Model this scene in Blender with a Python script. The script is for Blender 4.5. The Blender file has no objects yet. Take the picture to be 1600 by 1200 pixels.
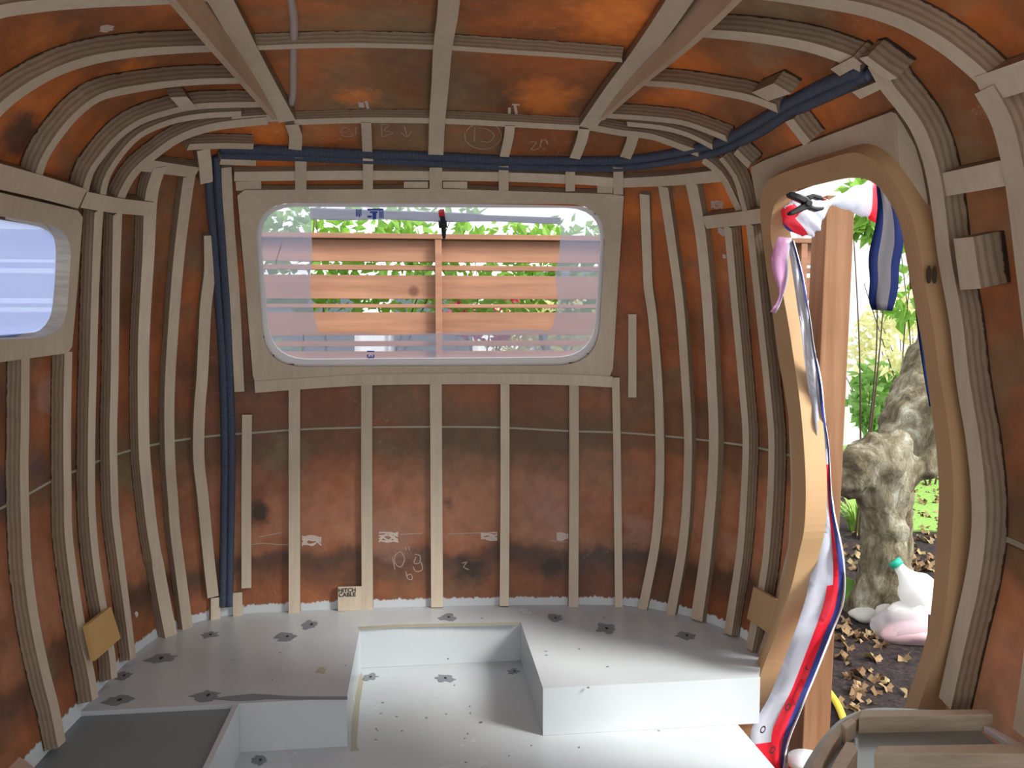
import bpy, bmesh, math, random
import numpy as np
from mathutils import Vector, Matrix
random.seed(7); RNG = np.random.default_rng(7)
S = bpy.context.scene; COL = S.collection

# ---------------------------------------------------------------- camera, sky, sun, exposure
FPX = 1295.0; YAW = math.radians(6.4); PIT = math.radians(-4.4); CH = 1.10
cd = bpy.data.cameras.new('camera'); cam = bpy.data.objects.new('camera', cd); COL.objects.link(cam)
cd.sensor_fit = 'HORIZONTAL'; cd.sensor_width = 36; cd.lens = 36*FPX/1600; cd.clip_start = .02; cd.clip_end = 200
cam.location = (0, 0, CH); cam.rotation_euler = (math.radians(90)+PIT, 0, -YAW)
S.camera = cam
w = bpy.data.worlds.new('sky'); S.world = w; w.use_nodes = True
wn = w.node_tree.nodes['Background']; wn.inputs[0].default_value = (.93, .97, 1.0, 1); wn.inputs[1].default_value = 1.5
sd_ = bpy.data.lights.new('sun', 'SUN'); sun = bpy.data.objects.new('sun', sd_); COL.objects.link(sun)
sd_.energy = 4.2; sd_.angle = math.radians(20); sd_.color = (1.0, .97, .92)
SAZ = math.radians(-37); SEL = math.radians(35)
sdir = Vector((math.cos(SAZ)*math.cos(SEL), math.sin(SAZ)*math.cos(SEL), math.sin(SEL)))
sun.rotation_euler = sdir.to_track_quat('Z', 'Y').to_euler(); sun.location = sdir*20
S.view_settings.view_transform = 'Standard'; S.view_settings.look = 'None'; S.view_settings.gamma = 1
S.view_settings.use_curve_mapping = False; S.view_settings.exposure = 0.5

# ---------------------------------------------------------------- camera geometry helpers
def ray(px, py):
    d = np.array([(px-800)/FPX, 1., -(py-600)/FPX])
    c, s = math.cos(PIT), math.sin(PIT); d = np.array([d[0], c*d[1]-s*d[2], s*d[1]+c*d[2]])
    c, s = math.cos(YAW), math.sin(YAW); return np.array([c*d[0]+s*d[1], -s*d[0]+c*d[1], d[2]])
def proj(P):
    P = np.asarray(P, float); X, Y, Z = P[..., 0], P[..., 1], P[..., 2]-CH
    c, s = math.cos(YAW), math.sin(YAW); x = c*X-s*Y; y = s*X+c*Y
    c, s = math.cos(PIT), math.sin(PIT); yy = c*y+s*Z; zz = -s*y+c*Z
    yy = np.where(yy < .05, .05, yy)
    return 800+FPX*x/yy, 600-FPX*zz/yy
O = np.array([0, 0, CH])
def atY(px, py, Y): d = ray(px, py); return O+d*Y/d[1]
def atZ(px, py, Z): d = ray(px, py); return O+d*(Z-CH)/d[2]
def atX(px, py, X): d = ray(px, py); return O+d*X/d[0]

# ---------------------------------------------------------------- the moulded shell as an implicit surface
XC, YC, HA, HB, HBF = .05, 1.064, .984, 1.763, 2.9
Z0, HC, HC2 = .72, 1.062, 1.573
base_px = [(57,1193),(135,1100),(185,1055),(245,990),(340,963),(460,957),(573,949),(690,945),(890,948),(1040,958),(1150,988),(1190,1010)]
_base = np.array([atZ(x, y, .13) for x, y in base_px])
_E = None
def HF(P):
    x = P[..., 0]-XC; y = P[..., 1]-YC; z = P[..., 2]
    if _E is not None:
        th = np.arctan2(x, y); g = np.clip((.70-z)/.57, 0, 1); g = g*g*(3-2*g)
        e = np.interp(th, _E[0], _E[1])*g; x = x/(1+e); y = y/(1+e)
    u = abs(x)/HA; v = np.where(y > 0, abs(y)/HB, abs(y)/HBF); m = 5.4
    Sg = u**m+v**m+1e-12; r = Sg**(1/m); k = v**m/Sg; n = 2.7+1.26*k
    dz = z-Z0
    return r**n+np.where(dz > 0, (abs(dz)/HC)**3.3, (abs(dz)/HC2)**2)
def HG(P):
    e = 1e-3
    return np.stack([(HF(P+e*np.eye(3)[i])-HF(P-e*np.eye(3)[i]))/(2*e) for i in range(3)], -1)
def HS(P): return (HF(P)-1)/np.linalg.norm(HG(P), axis=-1)
def HN(P): g = HG(P); return g/np.linalg.norm(g, axis=-1, keepdims=True)      # outward
def shoot(Os, D, t=0.):
    Os = np.asarray(Os, float); D = np.asarray(D, float); Os = np.broadcast_to(Os, D.shape)
    lo = np.full(D.shape[:-1], .02); hi = np.full(D.shape[:-1], 6.0)
    D = D/np.linalg.norm(D, axis=-1, keepdims=True)
    for _ in range(34):
        mid = (lo+hi)/2; P = Os+D*mid[..., None]
        ins = HF(P) < 1
        lo = np.where(ins, mid, lo); hi = np.where(ins, hi, mid)
    s = lo.copy()
    if t != 0:
        for _ in range(12):
            P = Os+D*s[..., None]; dn = (HN(P)*D).sum(-1); dn = np.maximum(dn, .12)
            s = s-np.clip((HS(P)+t)/dn, -.1, .1)
    return Os+D*s[..., None]
# plan correction so that the foot of the wall follows the photographed outline
_th = np.arctan2(_base[:, 0]-XC, _base[:, 1]-YC); _c = np.array([XC, YC, .13])
_r = np.linalg.norm((_base-_c)[:, :2], axis=1)
_hit = shoot(_c, _base-_c); _e = _r/np.linalg.norm((_hit-_c)[:, :2], axis=1)-1
_o = np.argsort(_th); _thx = np.concatenate([[-3.2, -2.0], _th[_o], [2.0, 3.2]]); _ex = np.concatenate([[0, 0], _e[_o], [0, 0]])
_ex = np.convolve(np.pad(_ex, 1, 'edge'), [.2, .6, .2], 'valid'); _E = (_thx, _ex)
def onhull(pts, t=0.): return shoot(O, np.array([ray(x, y) for x, y in pts]), t)

# ---------------------------------------------------------------- materials
def mat(name, col, rough=.6, spec=.4, nodes=None, **kw):
    m = bpy.data.materials.new(name); m.use_nodes = True; nt = m.node_tree; b = nt.nodes['Principled BSDF']
    b.inputs['Base Color'].default_value = (*col, 1); b.inputs['Roughness'].default_value = rough
    b.inputs['Specular IOR Level'].default_value = spec
    if nodes: nodes(nt, b)
    return m
def nd(nt, t, **kw):
    n = nt.nodes.new(t)
    for k, v in kw.items():
        if k.startswith('_'): setattr(n, k[1:], v)
        else: n.inputs[k].default_value = v
    return n
def noise(nt, scale, detail=4, rough=.55, sc=(1, 1, 1), dist=0.):
    tc = nt.nodes.new('ShaderNodeTexCoord'); mp = nt.nodes.new('ShaderNodeMapping'); mp.inputs['Scale'].default_value = sc
    n = nt.nodes.new('ShaderNodeTexNoise'); n.inputs['Scale'].default_value = scale; n.inputs['Detail'].default_value = detail
    n.inputs['Roughness'].default_value = rough; n.inputs['Distortion'].default_value = dist
    nt.links.new(tc.outputs['Object'], mp.inputs[0]); nt.links.new(mp.outputs[0], n.inputs[0]); return n
def ramp(nt, src, stops, mode='LINEAR'):
    r = nt.nodes.new('ShaderNodeValToRGB'); r.color_ramp.interpolation = mode; el = r.color_ramp.elements
    while len(el) < len(stops): el.new(.5)
    for e, (p, c) in zip(el, stops): e.position = p; e.color = (*c, 1) if len(c) == 3 else c
    nt.links.new(src, r.inputs[0]); return r
def mix(nt, a, b, f, mode='MIX'):
    m = nt.nodes.new('ShaderNodeMix'); m.data_type = 'RGBA'; m.blend_type = mode
    for s, i in ((f, 0), (a, 6), (b, 7)):
        if isinstance(s, (int, float)): m.inputs[i].default_value = s
        elif isinstance(s, tuple): m.inputs[i].default_value = (*s, 1)
        else: nt.links.new(s, m.inputs[i])
    return m.outputs[2]
def bump(nt, b, src, st=.2, dist=.003):
    bp = nt.nodes.new('ShaderNodeBump'); bp.inputs['Strength'].default_value = st; bp.inputs['Distance'].default_value = dist
    nt.links.new(src, bp.inputs['Height']); nt.links.new(bp.outputs[0], b.inputs['Normal'])
def wood(name, c1, c2, sc=(1, 1, .12), scale=60, rough=.65, knots=False):
    def f(nt, b):
        n = noise(nt, scale, 5, .6, sc); r = ramp(nt, n.outputs[0], [(.3, c1), (.7, c2)])
        n2 = noise(nt, 3, 3); r2 = ramp(nt, n2.outputs[0], [(.3, (.84, .82, .8)), (.7, (1.06, 1.05, 1.04))])
        o = mix(nt, r.outputs[0], r2.outputs[0], 1.0, 'MULTIPLY')
        oi = nt.nodes.new('ShaderNodeObjectInfo'); r3 = ramp(nt, oi.outputs['Random'], [(0, (.9, .89, .87)), (1, (1.06, 1.06, 1.06))])
        o = mix(nt, o, r3.outputs[0], 1.0, 'MULTIPLY')
        if knots:
            v = nt.nodes.new('ShaderNodeTexVoronoi'); v.inputs['Scale'].default_value = 2.6
            tc = nt.nodes.new('ShaderNodeTexCoord'); nt.links.new(tc.outputs['Object'], v.inputs[0])
            k = ramp(nt, v.outputs['Distance'], [(.045, (1, 1, 1)), (.1, (0, 0, 0))]); o = mix(nt, o, (.12, .05, .03), k.outputs[0])
        nt.links.new(o, b.inputs['Base Color']); bump(nt, b, n.outputs[0], .15, .001)
    return mat(name, c1, rough, .3, f)
M = {}
M['ply'] = wood('birch_plywood', (.60, .52, .40), (.68, .60, .475))
def _edge(nt, b):
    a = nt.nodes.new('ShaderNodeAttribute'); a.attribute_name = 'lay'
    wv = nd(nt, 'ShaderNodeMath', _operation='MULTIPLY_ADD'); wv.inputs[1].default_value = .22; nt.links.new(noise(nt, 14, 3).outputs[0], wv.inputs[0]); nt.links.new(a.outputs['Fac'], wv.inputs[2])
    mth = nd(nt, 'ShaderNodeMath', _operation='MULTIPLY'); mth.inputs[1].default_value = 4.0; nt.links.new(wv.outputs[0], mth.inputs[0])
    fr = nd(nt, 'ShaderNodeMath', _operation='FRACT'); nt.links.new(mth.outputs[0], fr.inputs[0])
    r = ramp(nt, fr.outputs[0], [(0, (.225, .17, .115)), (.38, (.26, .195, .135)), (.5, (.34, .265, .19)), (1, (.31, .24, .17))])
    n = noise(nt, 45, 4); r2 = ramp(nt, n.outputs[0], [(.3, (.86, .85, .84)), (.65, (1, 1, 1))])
    o = mix(nt, r.outputs[0], r2.outputs[0], 1., 'MULTIPLY'); occl = nd(nt, 'ShaderNodeMath', _operation='MULTIPLY_ADD'); occl.inputs[1].default_value = .22; nt.links.new(noise(nt, 55, 3).outputs[0], occl.inputs[0]); nt.links.new(a.outputs['Fac'], occl.inputs[2]); g2 = ramp(nt, occl.outputs[0], [(.33, (1, 1, 1)), (.37, (0, 0, 0))]); o = mix(nt, o, (.05, .03, .02), g2.outputs[0]); nt.links.new(o, b.inputs['Base Color'])  # dark gap along the shell: occlusion shade painted into the edge colour
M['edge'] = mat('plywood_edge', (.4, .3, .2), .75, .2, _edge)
M['edge_lit'] = wood('lit_plywood_edge', (.42, .35, .26), (.60, .52, .40), (.2, .2, 1.4), 60)  # lighter copy of the edge, with the light on these sides put into its colour
M['mdf'] = mat('mdf', (.48, .30, .155), .6, .3, lambda nt, b: nt.links.new(ramp(nt, noise(nt, 5, 4).outputs[0], [(.3, (.47, .295, .15)), (.7, (.53, .335, .175))]).outputs[0], b.inputs['Base Color']))
M['mdf2'] = mat('amber_hardboard', (.60, .38, .15), .6, .3)
_DK, _OL, _PK, _GLOW, _PU = (.035, .026, .02), (.19, .145, .075), (.36, .20, .15), (.55, .15, .025), (.075, .06, .075)  # the orange paints sun glowing through the roof; the others are stains
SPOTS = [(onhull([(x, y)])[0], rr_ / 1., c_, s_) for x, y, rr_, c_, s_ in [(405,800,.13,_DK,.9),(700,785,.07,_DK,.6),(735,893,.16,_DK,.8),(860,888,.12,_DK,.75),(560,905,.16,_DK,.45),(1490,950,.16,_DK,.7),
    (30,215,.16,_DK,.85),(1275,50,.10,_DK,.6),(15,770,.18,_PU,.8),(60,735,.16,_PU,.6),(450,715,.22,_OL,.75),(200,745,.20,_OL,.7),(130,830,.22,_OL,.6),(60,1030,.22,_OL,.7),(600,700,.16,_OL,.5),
    (860,800,.30,_PK,.65),(620,840,.25,_PK,.5),(1000,830,.2,_PK,.6),(1150,860,.15,_PK,.5),(75,610,.14,_PK,.7),(530,760,.16,(.36,.13,.05),.7),(960,15,.34,_GLOW,.75),(850,150,.25,_GLOW,.55),(150,250,.13,_GLOW,.6),(560,150,.16,_GLOW,.5),(200,120,.2,_GLOW,.5),(60,60,.2,_GLOW,.45)]]
def hullmat(kind):
    m = bpy.data.materials.new('fibreglass_'+kind); m.use_nodes = True; nt = m.node_tree; b = nt.nodes['Principled BSDF']
    roof = kind == 'roof'
    tc = nt.nodes.new('ShaderNodeTexCoord'); sp = nt.nodes.new('ShaderNodeSeparateXYZ'); nt.links.new(tc.outputs['Object'], sp.inputs[0])
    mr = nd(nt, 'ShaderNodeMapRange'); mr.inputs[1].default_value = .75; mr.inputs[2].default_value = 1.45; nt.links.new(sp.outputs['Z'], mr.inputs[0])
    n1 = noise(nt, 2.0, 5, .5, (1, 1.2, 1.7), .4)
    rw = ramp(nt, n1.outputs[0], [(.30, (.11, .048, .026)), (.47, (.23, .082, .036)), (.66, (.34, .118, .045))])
    rr = ramp(nt, n1.outputs[0], [(.33, (.10, .045, .022)), (.50, (.20, .062, .020)), (.60, (.32, .085, .019)), (.70, (.46, .115, .020))])  # orange end of the ramp paints sunlight glowing through the fibreglass
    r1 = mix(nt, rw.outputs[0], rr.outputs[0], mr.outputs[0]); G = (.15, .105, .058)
    n2 = noise(nt, 1.6, 5, .6, (1.3, 1, 2.2), .3); f2 = ramp(nt, n2.outputs[0], [(.50, (0, 0, 0)), (.64, (.75,)*3)])
    r1 = type('q', (), {'outputs': [r1]})
    o = mix(nt, r1.outputs[0], G, f2.outputs[0])
    if not roof:
        # dirt band and pinkish ground-in residue low on the wall
        nb = noise(nt, 6, 5, .65, (1, 1, .6)); ad = nd(nt, 'ShaderNodeMath', _operation='MULTIPLY_ADD'); ad.inputs[1].default_value = .14; nt.links.new(nb.outputs[0], ad.inputs[0]); nt.links.new(sp.outputs['Z'], ad.inputs[2])
        pk = ramp(nt, ad.outputs[0], [(.36, (0, 0, 0)), (.44, (1, 1, 1)), (.60, (.75,)*3), (.76, (0, 0, 0))]); f = nd(nt, 'ShaderNodeMath', _operation='MULTIPLY'); nt.links.new(pk.outputs[0], f.inputs[0])
        n6 = noise(nt, 3.2, 5, .6); r6 = ramp(nt, n6.outputs[0], [(.36, (.05,)*3), (.58, (.95,)*3)]); nt.links.new(r6.outputs[0], f.inputs[1])
        o = mix(nt, o, (.42, .19, .105), f.outputs[0])
        db = ramp(nt, ad.outputs[0], [(.27, (0, 0, 0)), (.345, (.75,)*3), (.37, (.75,)*3), (.40, (0, 0, 0))]); o = mix(nt, o, (.07, .045, .035), db.outputs[0])
        ub = ramp(nt, ad.outputs[0], [(.70, (0, 0, 0)), (.73, (.6,)*3), (.80, (.5,)*3), (.90, (0, 0, 0))]); o = mix(nt, o, (.12, .075, .04), ub.outputs[0])
    ns_ = noise(nt, 9, 6, .7, (1, 1, 1.6)); tcs = nt.nodes.new('ShaderNodeTexCoord')
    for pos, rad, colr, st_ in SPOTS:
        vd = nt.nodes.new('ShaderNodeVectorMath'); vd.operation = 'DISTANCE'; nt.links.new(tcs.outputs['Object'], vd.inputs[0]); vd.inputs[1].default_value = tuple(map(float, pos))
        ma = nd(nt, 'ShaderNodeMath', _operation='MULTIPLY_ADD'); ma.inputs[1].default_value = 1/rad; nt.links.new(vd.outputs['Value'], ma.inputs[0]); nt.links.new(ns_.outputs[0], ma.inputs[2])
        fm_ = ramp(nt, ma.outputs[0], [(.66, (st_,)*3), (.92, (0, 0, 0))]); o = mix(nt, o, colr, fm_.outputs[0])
    n3 = noise(nt, 24, 6, .62); f3 = ramp(nt, n3.outputs[0], [(.35, (.83,)*3), (.62, (1.05,)*3)]); o = mix(nt, o, f3.outputs[0], 1., 'MULTIPLY')
    # scraped pale scratches
    n4 = noise(nt, 9, 3, .5, (1, 1, 1), 2.5); f4 = ramp(nt, n4.outputs[0], [(.495, (0, 0, 0)), (.50, (.34,)*3), (.505, (0, 0, 0))])
    n5 = noise(nt, 2.6, 2); f5 = ramp(nt, n5.outputs[0], [(.55, (0, 0, 0)), (.66, (1, 1, 1))]); f6 = nd(nt, 'ShaderNodeMath', _operation='MULTIPLY'); nt.links.new(f4.outputs[0], f6.inputs[0]); nt.links.new(f5.outputs[0], f6.inputs[1])
    o = mix(nt, o, (.48, .38, .32), f6.outputs[0])
    if not roof:
        # grey floor paint lapping up the foot of the wall with a ragged brush edge
        n7 = noise(nt, 70, 4, .7, (1, 1, .3)); a2 = nd(nt, 'ShaderNodeMath', _operation='MULTIPLY_ADD'); a2.inputs[1].default_value = .03; nt.links.new(n7.outputs[0], a2.inputs[0]); nt.links.new(sp.outputs['Z'], a2.inputs[2])
        p = ramp(nt, a2.outputs[0], [(.168, (1, 1, 1)), (.171, (0, 0, 0))]); o = mix(nt, o, (.57, .615, .64), p.outputs[0])
    nt.links.new(o, b.inputs['Base Color']); b.inputs['Roughness'].default_value = .5; b.inputs['Specular IOR Level'].default_value = .35
    bump(nt, b, n3.outputs[0], .35, .004)
    tr = nt.nodes.new('ShaderNodeBsdfTranslucent'); mt = mix(nt, o, (1.0, .45, .25), .0); nt.links.new(o, tr.inputs[0])
    ms = nt.nodes.new('ShaderNodeMixShader'); ms.inputs[0].default_value = .12
    out = nt.nodes['Material Output']; nt.links.new(b.outputs[0], ms.inputs[1]); nt.links.new(tr.outputs[0], ms.inputs[2]); nt.links.new(ms.outputs[0], out.inputs[0])
    return m
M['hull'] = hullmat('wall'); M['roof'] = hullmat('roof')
def _paint(c, spots=True, rough=.25):
    def f(nt, b):
        n = noise(nt, 4, 5); r = ramp(nt, n.outputs[0], [(.3, tuple(.92*v for v in c)), (.7, c)]); o = r.outputs[0]
        if spots:
            n2 = noise(nt, 38, 2, .5); f2 = ramp(nt, n2.outputs[0], [(.80, (0, 0, 0)), (.82, (.8,)*3)]); o = mix(nt, o, tuple(.35*v for v in c), f2.outputs[0])
        nt.links.new(o, b.inputs['Base Color']); n3 = noise(nt, 12, 4); bump(nt, b, n3.outputs[0], .12, .004)
        rr = ramp(nt, n.outputs[0], [(.3, (rough,)*3), (.7, (rough+.03,)*3)]); nt.links.new(rr.outputs[0], b.inputs['Roughness'])
    return f
M['floor'] = mat('grey_floor_paint', (.66, .68, .69), .35, .5, _paint((.57, .615, .64)))
M['darkfloor'] = mat('dark_grey_top', (.15, .17, .18), .4, .5, _paint((.21, .245, .26), False, .35))  # box top coloured darker than the step
M['filler'] = mat('grey_filler', (.22, .24, .27), .45); M['darkslot'] = mat('dark_slot', (.06, .04, .025), .8); M['hole'] = mat('dark_screw_hole', (.02, .02, .025), .6)
M['white'] = mat('white_trim', (.78, .78, .80), .45); M['caulk'] = mat('white_foam', (.75, .74, .70), .8)
M['seam'] = mat('pale_seam_resin', (.42, .40, .30), .7)
M['chalk'] = mat('chalk', (.42, .31, .26), .9)
M['chalk2'] = mat('white_primer_dab', (.62, .52, .46), .9)
M['ink'] = mat('black_ink', (.015, .015, .02), .6); M['blueink'] = mat('blue_ink', (.04, .08, .45), .5)
def _cond(nt, b):
    a = nt.nodes.new('ShaderNodeAttribute'); a.attribute_name = 'len'
    m_ = nd(nt, 'ShaderNodeMath', _operation='MULTIPLY'); m_.inputs[1].default_value = 2*math.pi/.0045; nt.links.new(a.outputs['Fac'], m_.inputs[0])
    s_ = nd(nt, 'ShaderNodeMath', _operation='SINE'); nt.links.new(m_.outputs[0], s_.inputs[0])
    r = ramp(nt, s_.outputs[0], [(0, (.055, .075, .12)), (1, (.115, .15, .225))]); nt.links.new(r.outputs[0], b.inputs['Base Color']); bump(nt, b, s_.outputs[0], .6, .002)
M['conduit'] = mat('blue_corrugated_plastic', (.06, .1, .19), .5, .4, _cond)
M['cable'] = mat('grey_rubber', (.50, .42, .38), .6)
M['cedar'] = wood('cedar', (.24, .115, .07), (.34, .175, .105), (.08, 1, 1.4), 22, .7, True)
M['post'] = wood('fir_post', (.20, .092, .042), (.31, .165, .088), (1, 1, .05), 40, .7)
M['black'] = mat('black_plastic', (.012, .012, .014), .45); M['red'] = mat('red_plastic', (.65, .02, .03), .4)
def film(name, col, tfac, rough=.4, tr=.6):
    m = bpy.data.materials.new(name); m.use_nodes = True; nt = m.node_tree; b = nt.nodes['Principled BSDF']; out = nt.nodes['Material Output']
    b.inputs['Base Color'].default_value = (*col, 1); b.inputs['Roughness'].default_value = rough
    t = nt.nodes.new('ShaderNodeBsdfTranslucent'); t.inputs[0].default_value = (*col, 1)
    m1 = nt.nodes.new('ShaderNodeMixShader'); m1.inputs[0].default_value = tr; nt.links.new(b.outputs[0], m1.inputs[1]); nt.links.new(t.outputs[0], m1.inputs[2])
    tp = nt.nodes.new('ShaderNodeBsdfTransparent'); m2 = nt.nodes.new('ShaderNodeMixShader'); m2.inputs[0].default_value = tfac
    nt.links.new(m1.outputs[0], m2.inputs[1]); nt.links.new(tp.outputs[0], m2.inputs[2]); nt.links.new(m2.outputs[0], out.inputs[0]); return m
M['film'] = film('milky_film', (.34, .35, .46), .42); M['film2'] = film('frosted_film', (.36, .44, .72), .10, .35, .75)
M['wrap'] = film('white_wrap', (.72, .75, .84), .10, .35, .5); M['wrapred'] = film('red_wrap', (.85, .03, .06), .0, .35, .35)
M['wrapblue'] = film('navy_wrap', (.05, .07, .30), .0, .35, .3); M['pink'] = film('pink_wrap', (.80, .48, .74), .05, .35, .5)
M['zipgrey'] = mat('grey_zip_tape', (.11, .10, .115), .8, .1); M['zipblue'] = mat('navy_zip_tape', (.006, .013, .065), .8, .1)
M['mulch'] = mat('dark_mulch', (.05, .035, .03), .9, .2, lambda nt, b: (nt.links.new(ramp(nt, noise(nt, 35, 6, .75).outputs[0], [(.35, (.012, .01, .012)), (.55, (.045, .032, .03)), (.8, (.12, .08, .06))]).outputs[0], b.inputs['Base Color']), bump(nt, b, noise(nt, 60, 5, .7).outputs[0], 1., .02)))
M['lawn'] = mat('lawn', (.16, .30, .06), .8, .2, lambda nt, b: nt.links.new(ramp(nt, noise(nt, 50, 5, .7).outputs[0], [(.3, (.10, .20, .03)), (.7, (.30, .48, .12))]).outputs[0], b.inputs['Base Color']))
M['grass'] = mat('grass_blade', (.28, .45, .08), .6); M['moss'] = mat('moss', (.10, .20, .03), .9)
for nm, c in (('leafg', (.22, .42, .06)), ('leafy', (.74, .72, .38)), ('leafd', (.08, .17, .05)), ('fern', (.26, .48, .12))):
    M[nm] = film(nm+'_leaf', c, 0., .5, .45)
M['dead'] = mat('dry_leaf', (.36, .24, .12), .8, .2, lambda nt, b: nt.links.new(ramp(nt, nt.nodes.new('ShaderNodeObjectInfo').outputs['Random'], [(0, (.30, .20, .11)), (.5, (.17, .095, .05)), (1, (.36, .28, .14))]).outputs[0], b.inputs['Base Color']))
M['bark'] = mat('grey_bark', (.34, .31, .24), .85, .2, lambda nt, b: (nt.links.new(ramp(nt, noise(nt, 7, 9, .75, (1, 1, .45), .9).outputs[0], [(.34, (.05, .04, .025)), (.46, (.17, .14, .085)), (.56, (.30, .27, .19)), (.66, (.50, .52, .45))]).outputs[0], b.inputs['Base Color']), bump(nt, b, noise(nt, 22, 7, .7, (1, 1, .4), 1.).outputs[0], .9, .03)))
M['flower'] = mat('pink_flower', (.75, .10, .22), .7); M['siding'] = mat('white_siding', (.85, .87, .88), .6)
M['brick'] = mat('white_brick', (.85, .85, .83), .8, .2, lambda nt, b: nt.links.new((lambda t: (t.inputs.__getitem__('Color1').__setattr__('default_value', (.86, .86, .84, 1)), t.inputs.__getitem__('Color2').__setattr__('default_value', (.80, .80, .78, 1)), t.inputs.__getitem__('Mortar').__setattr__('default_value', (.55, .56, .58, 1)), t.inputs.__getitem__('Scale').__setattr__('default_value', 3.), t)[-1])(nt.nodes.new('ShaderNodeTexBrick')).outputs[0], b.inputs['Base Color']))
M['bagfilm'] = film('clear_bag', (.70, .66, .70), .55, .2, .4); M['glass'] = mat('dark_window_glass', (.10, .13, .15), .08, .8); M['jug'] = film('milk_jug_plastic', (.90, .90, .88), .0, .35, .3)
M['pinkish'] = mat('pale_pink', (.62, .42, .44), .5); M['green'] = mat('green_cap', (.02, .40, .27), .4); M['hose'] = mat('yellow_hose', (.75, .55, .05), .5)
M['skin'] = mat('grey_green_gelcoat', (.20, .235, .225), .3, .6, _paint((.27, .32, .31), False, .25))
M['stemd'] = mat('dark_stem', (.09, .06, .04), .9); M['rock'] = mat('grey_rock', (.42, .40, .36), .9)

# ---------------------------------------------------------------- object helpers
def link(o, parent=None):
    COL.objects.link(o)
    if parent: o.parent = parent
    return o
def tag(o, label=None, cat=None, group=None, kind=None):
    if label: o['label'] = label
    if cat: o['category'] = cat
    if group: o['group'] = group
    if kind: o['kind'] = kind
    return o
def mesh(name, V, F, mats, parent=None, fm=None, smooth=False, attrs=None, bevel=0):
    me = bpy.data.meshes.new(name); me.from_pydata([tuple(map(float, v)) for v in V], [], [tuple(f) for f in F])
    for m in (mats if isinstance(mats, (list, tuple)) else [mats]): me.materials.append(M[m])
    if fm is not None: me.polygons.foreach_set('material_index', np.array(fm, dtype=np.int32))
    if attrs:
        for k, v in attrs.items():
            a = me.attributes.new(k, 'FLOAT', 'POINT'); a.data.foreach_set('value', np.array(v, dtype=np.float32))
    if smooth: me.polygons.foreach_set('use_smooth', [True]*len(me.polygons))
    bm = bmesh.new(); bm.from_mesh(me); bmesh.ops.recalc_face_normals(bm, faces=bm.faces); bm.to_mesh(me); bm.free()
    o = bpy.data.objects.new(name, me); link(o, parent)
    if bevel:
        b = o.modifiers.new('bevel', 'BEVEL'); b.width = bevel; b.segments = 2; b.limit_method = 'ANGLE'
    return o
def empty(name, loc, label, cat, group=None):
    o = bpy.data.objects.new(name, None); o.location = loc; o.empty_display_size = .05; link(o); return tag(o, label, cat, group)
def adopt(o, root):            # keep world placement when the mesh was built in world space
    o.parent = root; o.matrix_parent_inverse = Matrix.Translation(-Vector(root.location)); return o
def setbase(o):                # move a world-space mesh's origin to its own centre
    me = o.data; co = np.empty(len(me.vertices)*3); me.vertices.foreach_get('co', co); co = co.reshape(-1, 3)
    c = np.array([(co[:, 0].min()+co[:, 0].max())/2, (co[:, 1].min()+co[:, 1].max())/2, co[:, 2].min()])
    me.vertices.foreach_set('co', (co-c).ravel()); o.location = c; return o
def catmull(P, step=.03, closed=False):
    P = np.asarray(P, float); n = len(P)
    if n < 3 and not closed:
        L = np.linalg.norm(P[1]-P[0]); k = max(2, int(L/step)+1); return np.array([P[0]+(P[1]-P[0])*i/k for i in range(k+1)])
    out = []
    for i in range(n if closed else n-1):
        if closed: a, b, c, d = P[(i-1) % n], P[i], P[(i+1) % n], P[(i+2) % n]
        else: b, c = P[i], P[i+1]; a = P[i-1] if i > 0 else 2*b-c; d = P[i+2] if i < n-2 else 2*c-b
        L = np.linalg.norm(c-b); k = max(1, int(round(L/step)))
        t1 = max(np.linalg.norm(b-a), 1e-6)**.5; t2 = max(L, 1e-6)**.5; t3 = max(np.linalg.norm(d-c), 1e-6)**.5
        for j in range(k):
            t = t1+t2*j/k; T = [0, t1, t1+t2, t1+t2+t3]
            A1 = (T[1]-t)/(T[1]-T[0])*a+(t-T[0])/(T[1]-T[0])*b; A2 = (T[2]-t)/(T[2]-T[1])*b+(t-T[1])/(T[2]-T[1])*c; A3 = (T[3]-t)/(T[3]-T[2])*c+(t-T[2])/(T[3]-T[2])*d
            B1 = (T[2]-t)/(T[2]-T[0])*A1+(t-T[0])/(T[2]-T[0])*A2; B2 = (T[3]-t)/(T[3]-T[1])*A2+(t-T[1])/(T[3]-T[1])*A3
            out.append((T[2]-t)/(T[2]-T[1])*B1+(t-T[1])/(T[2]-T[1])*B2)
    if not closed: out.append(P[-1])
    return np.array(out)
def pxline(pts, step=12, closed=False): return catmull(pts, step, closed)

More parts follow.
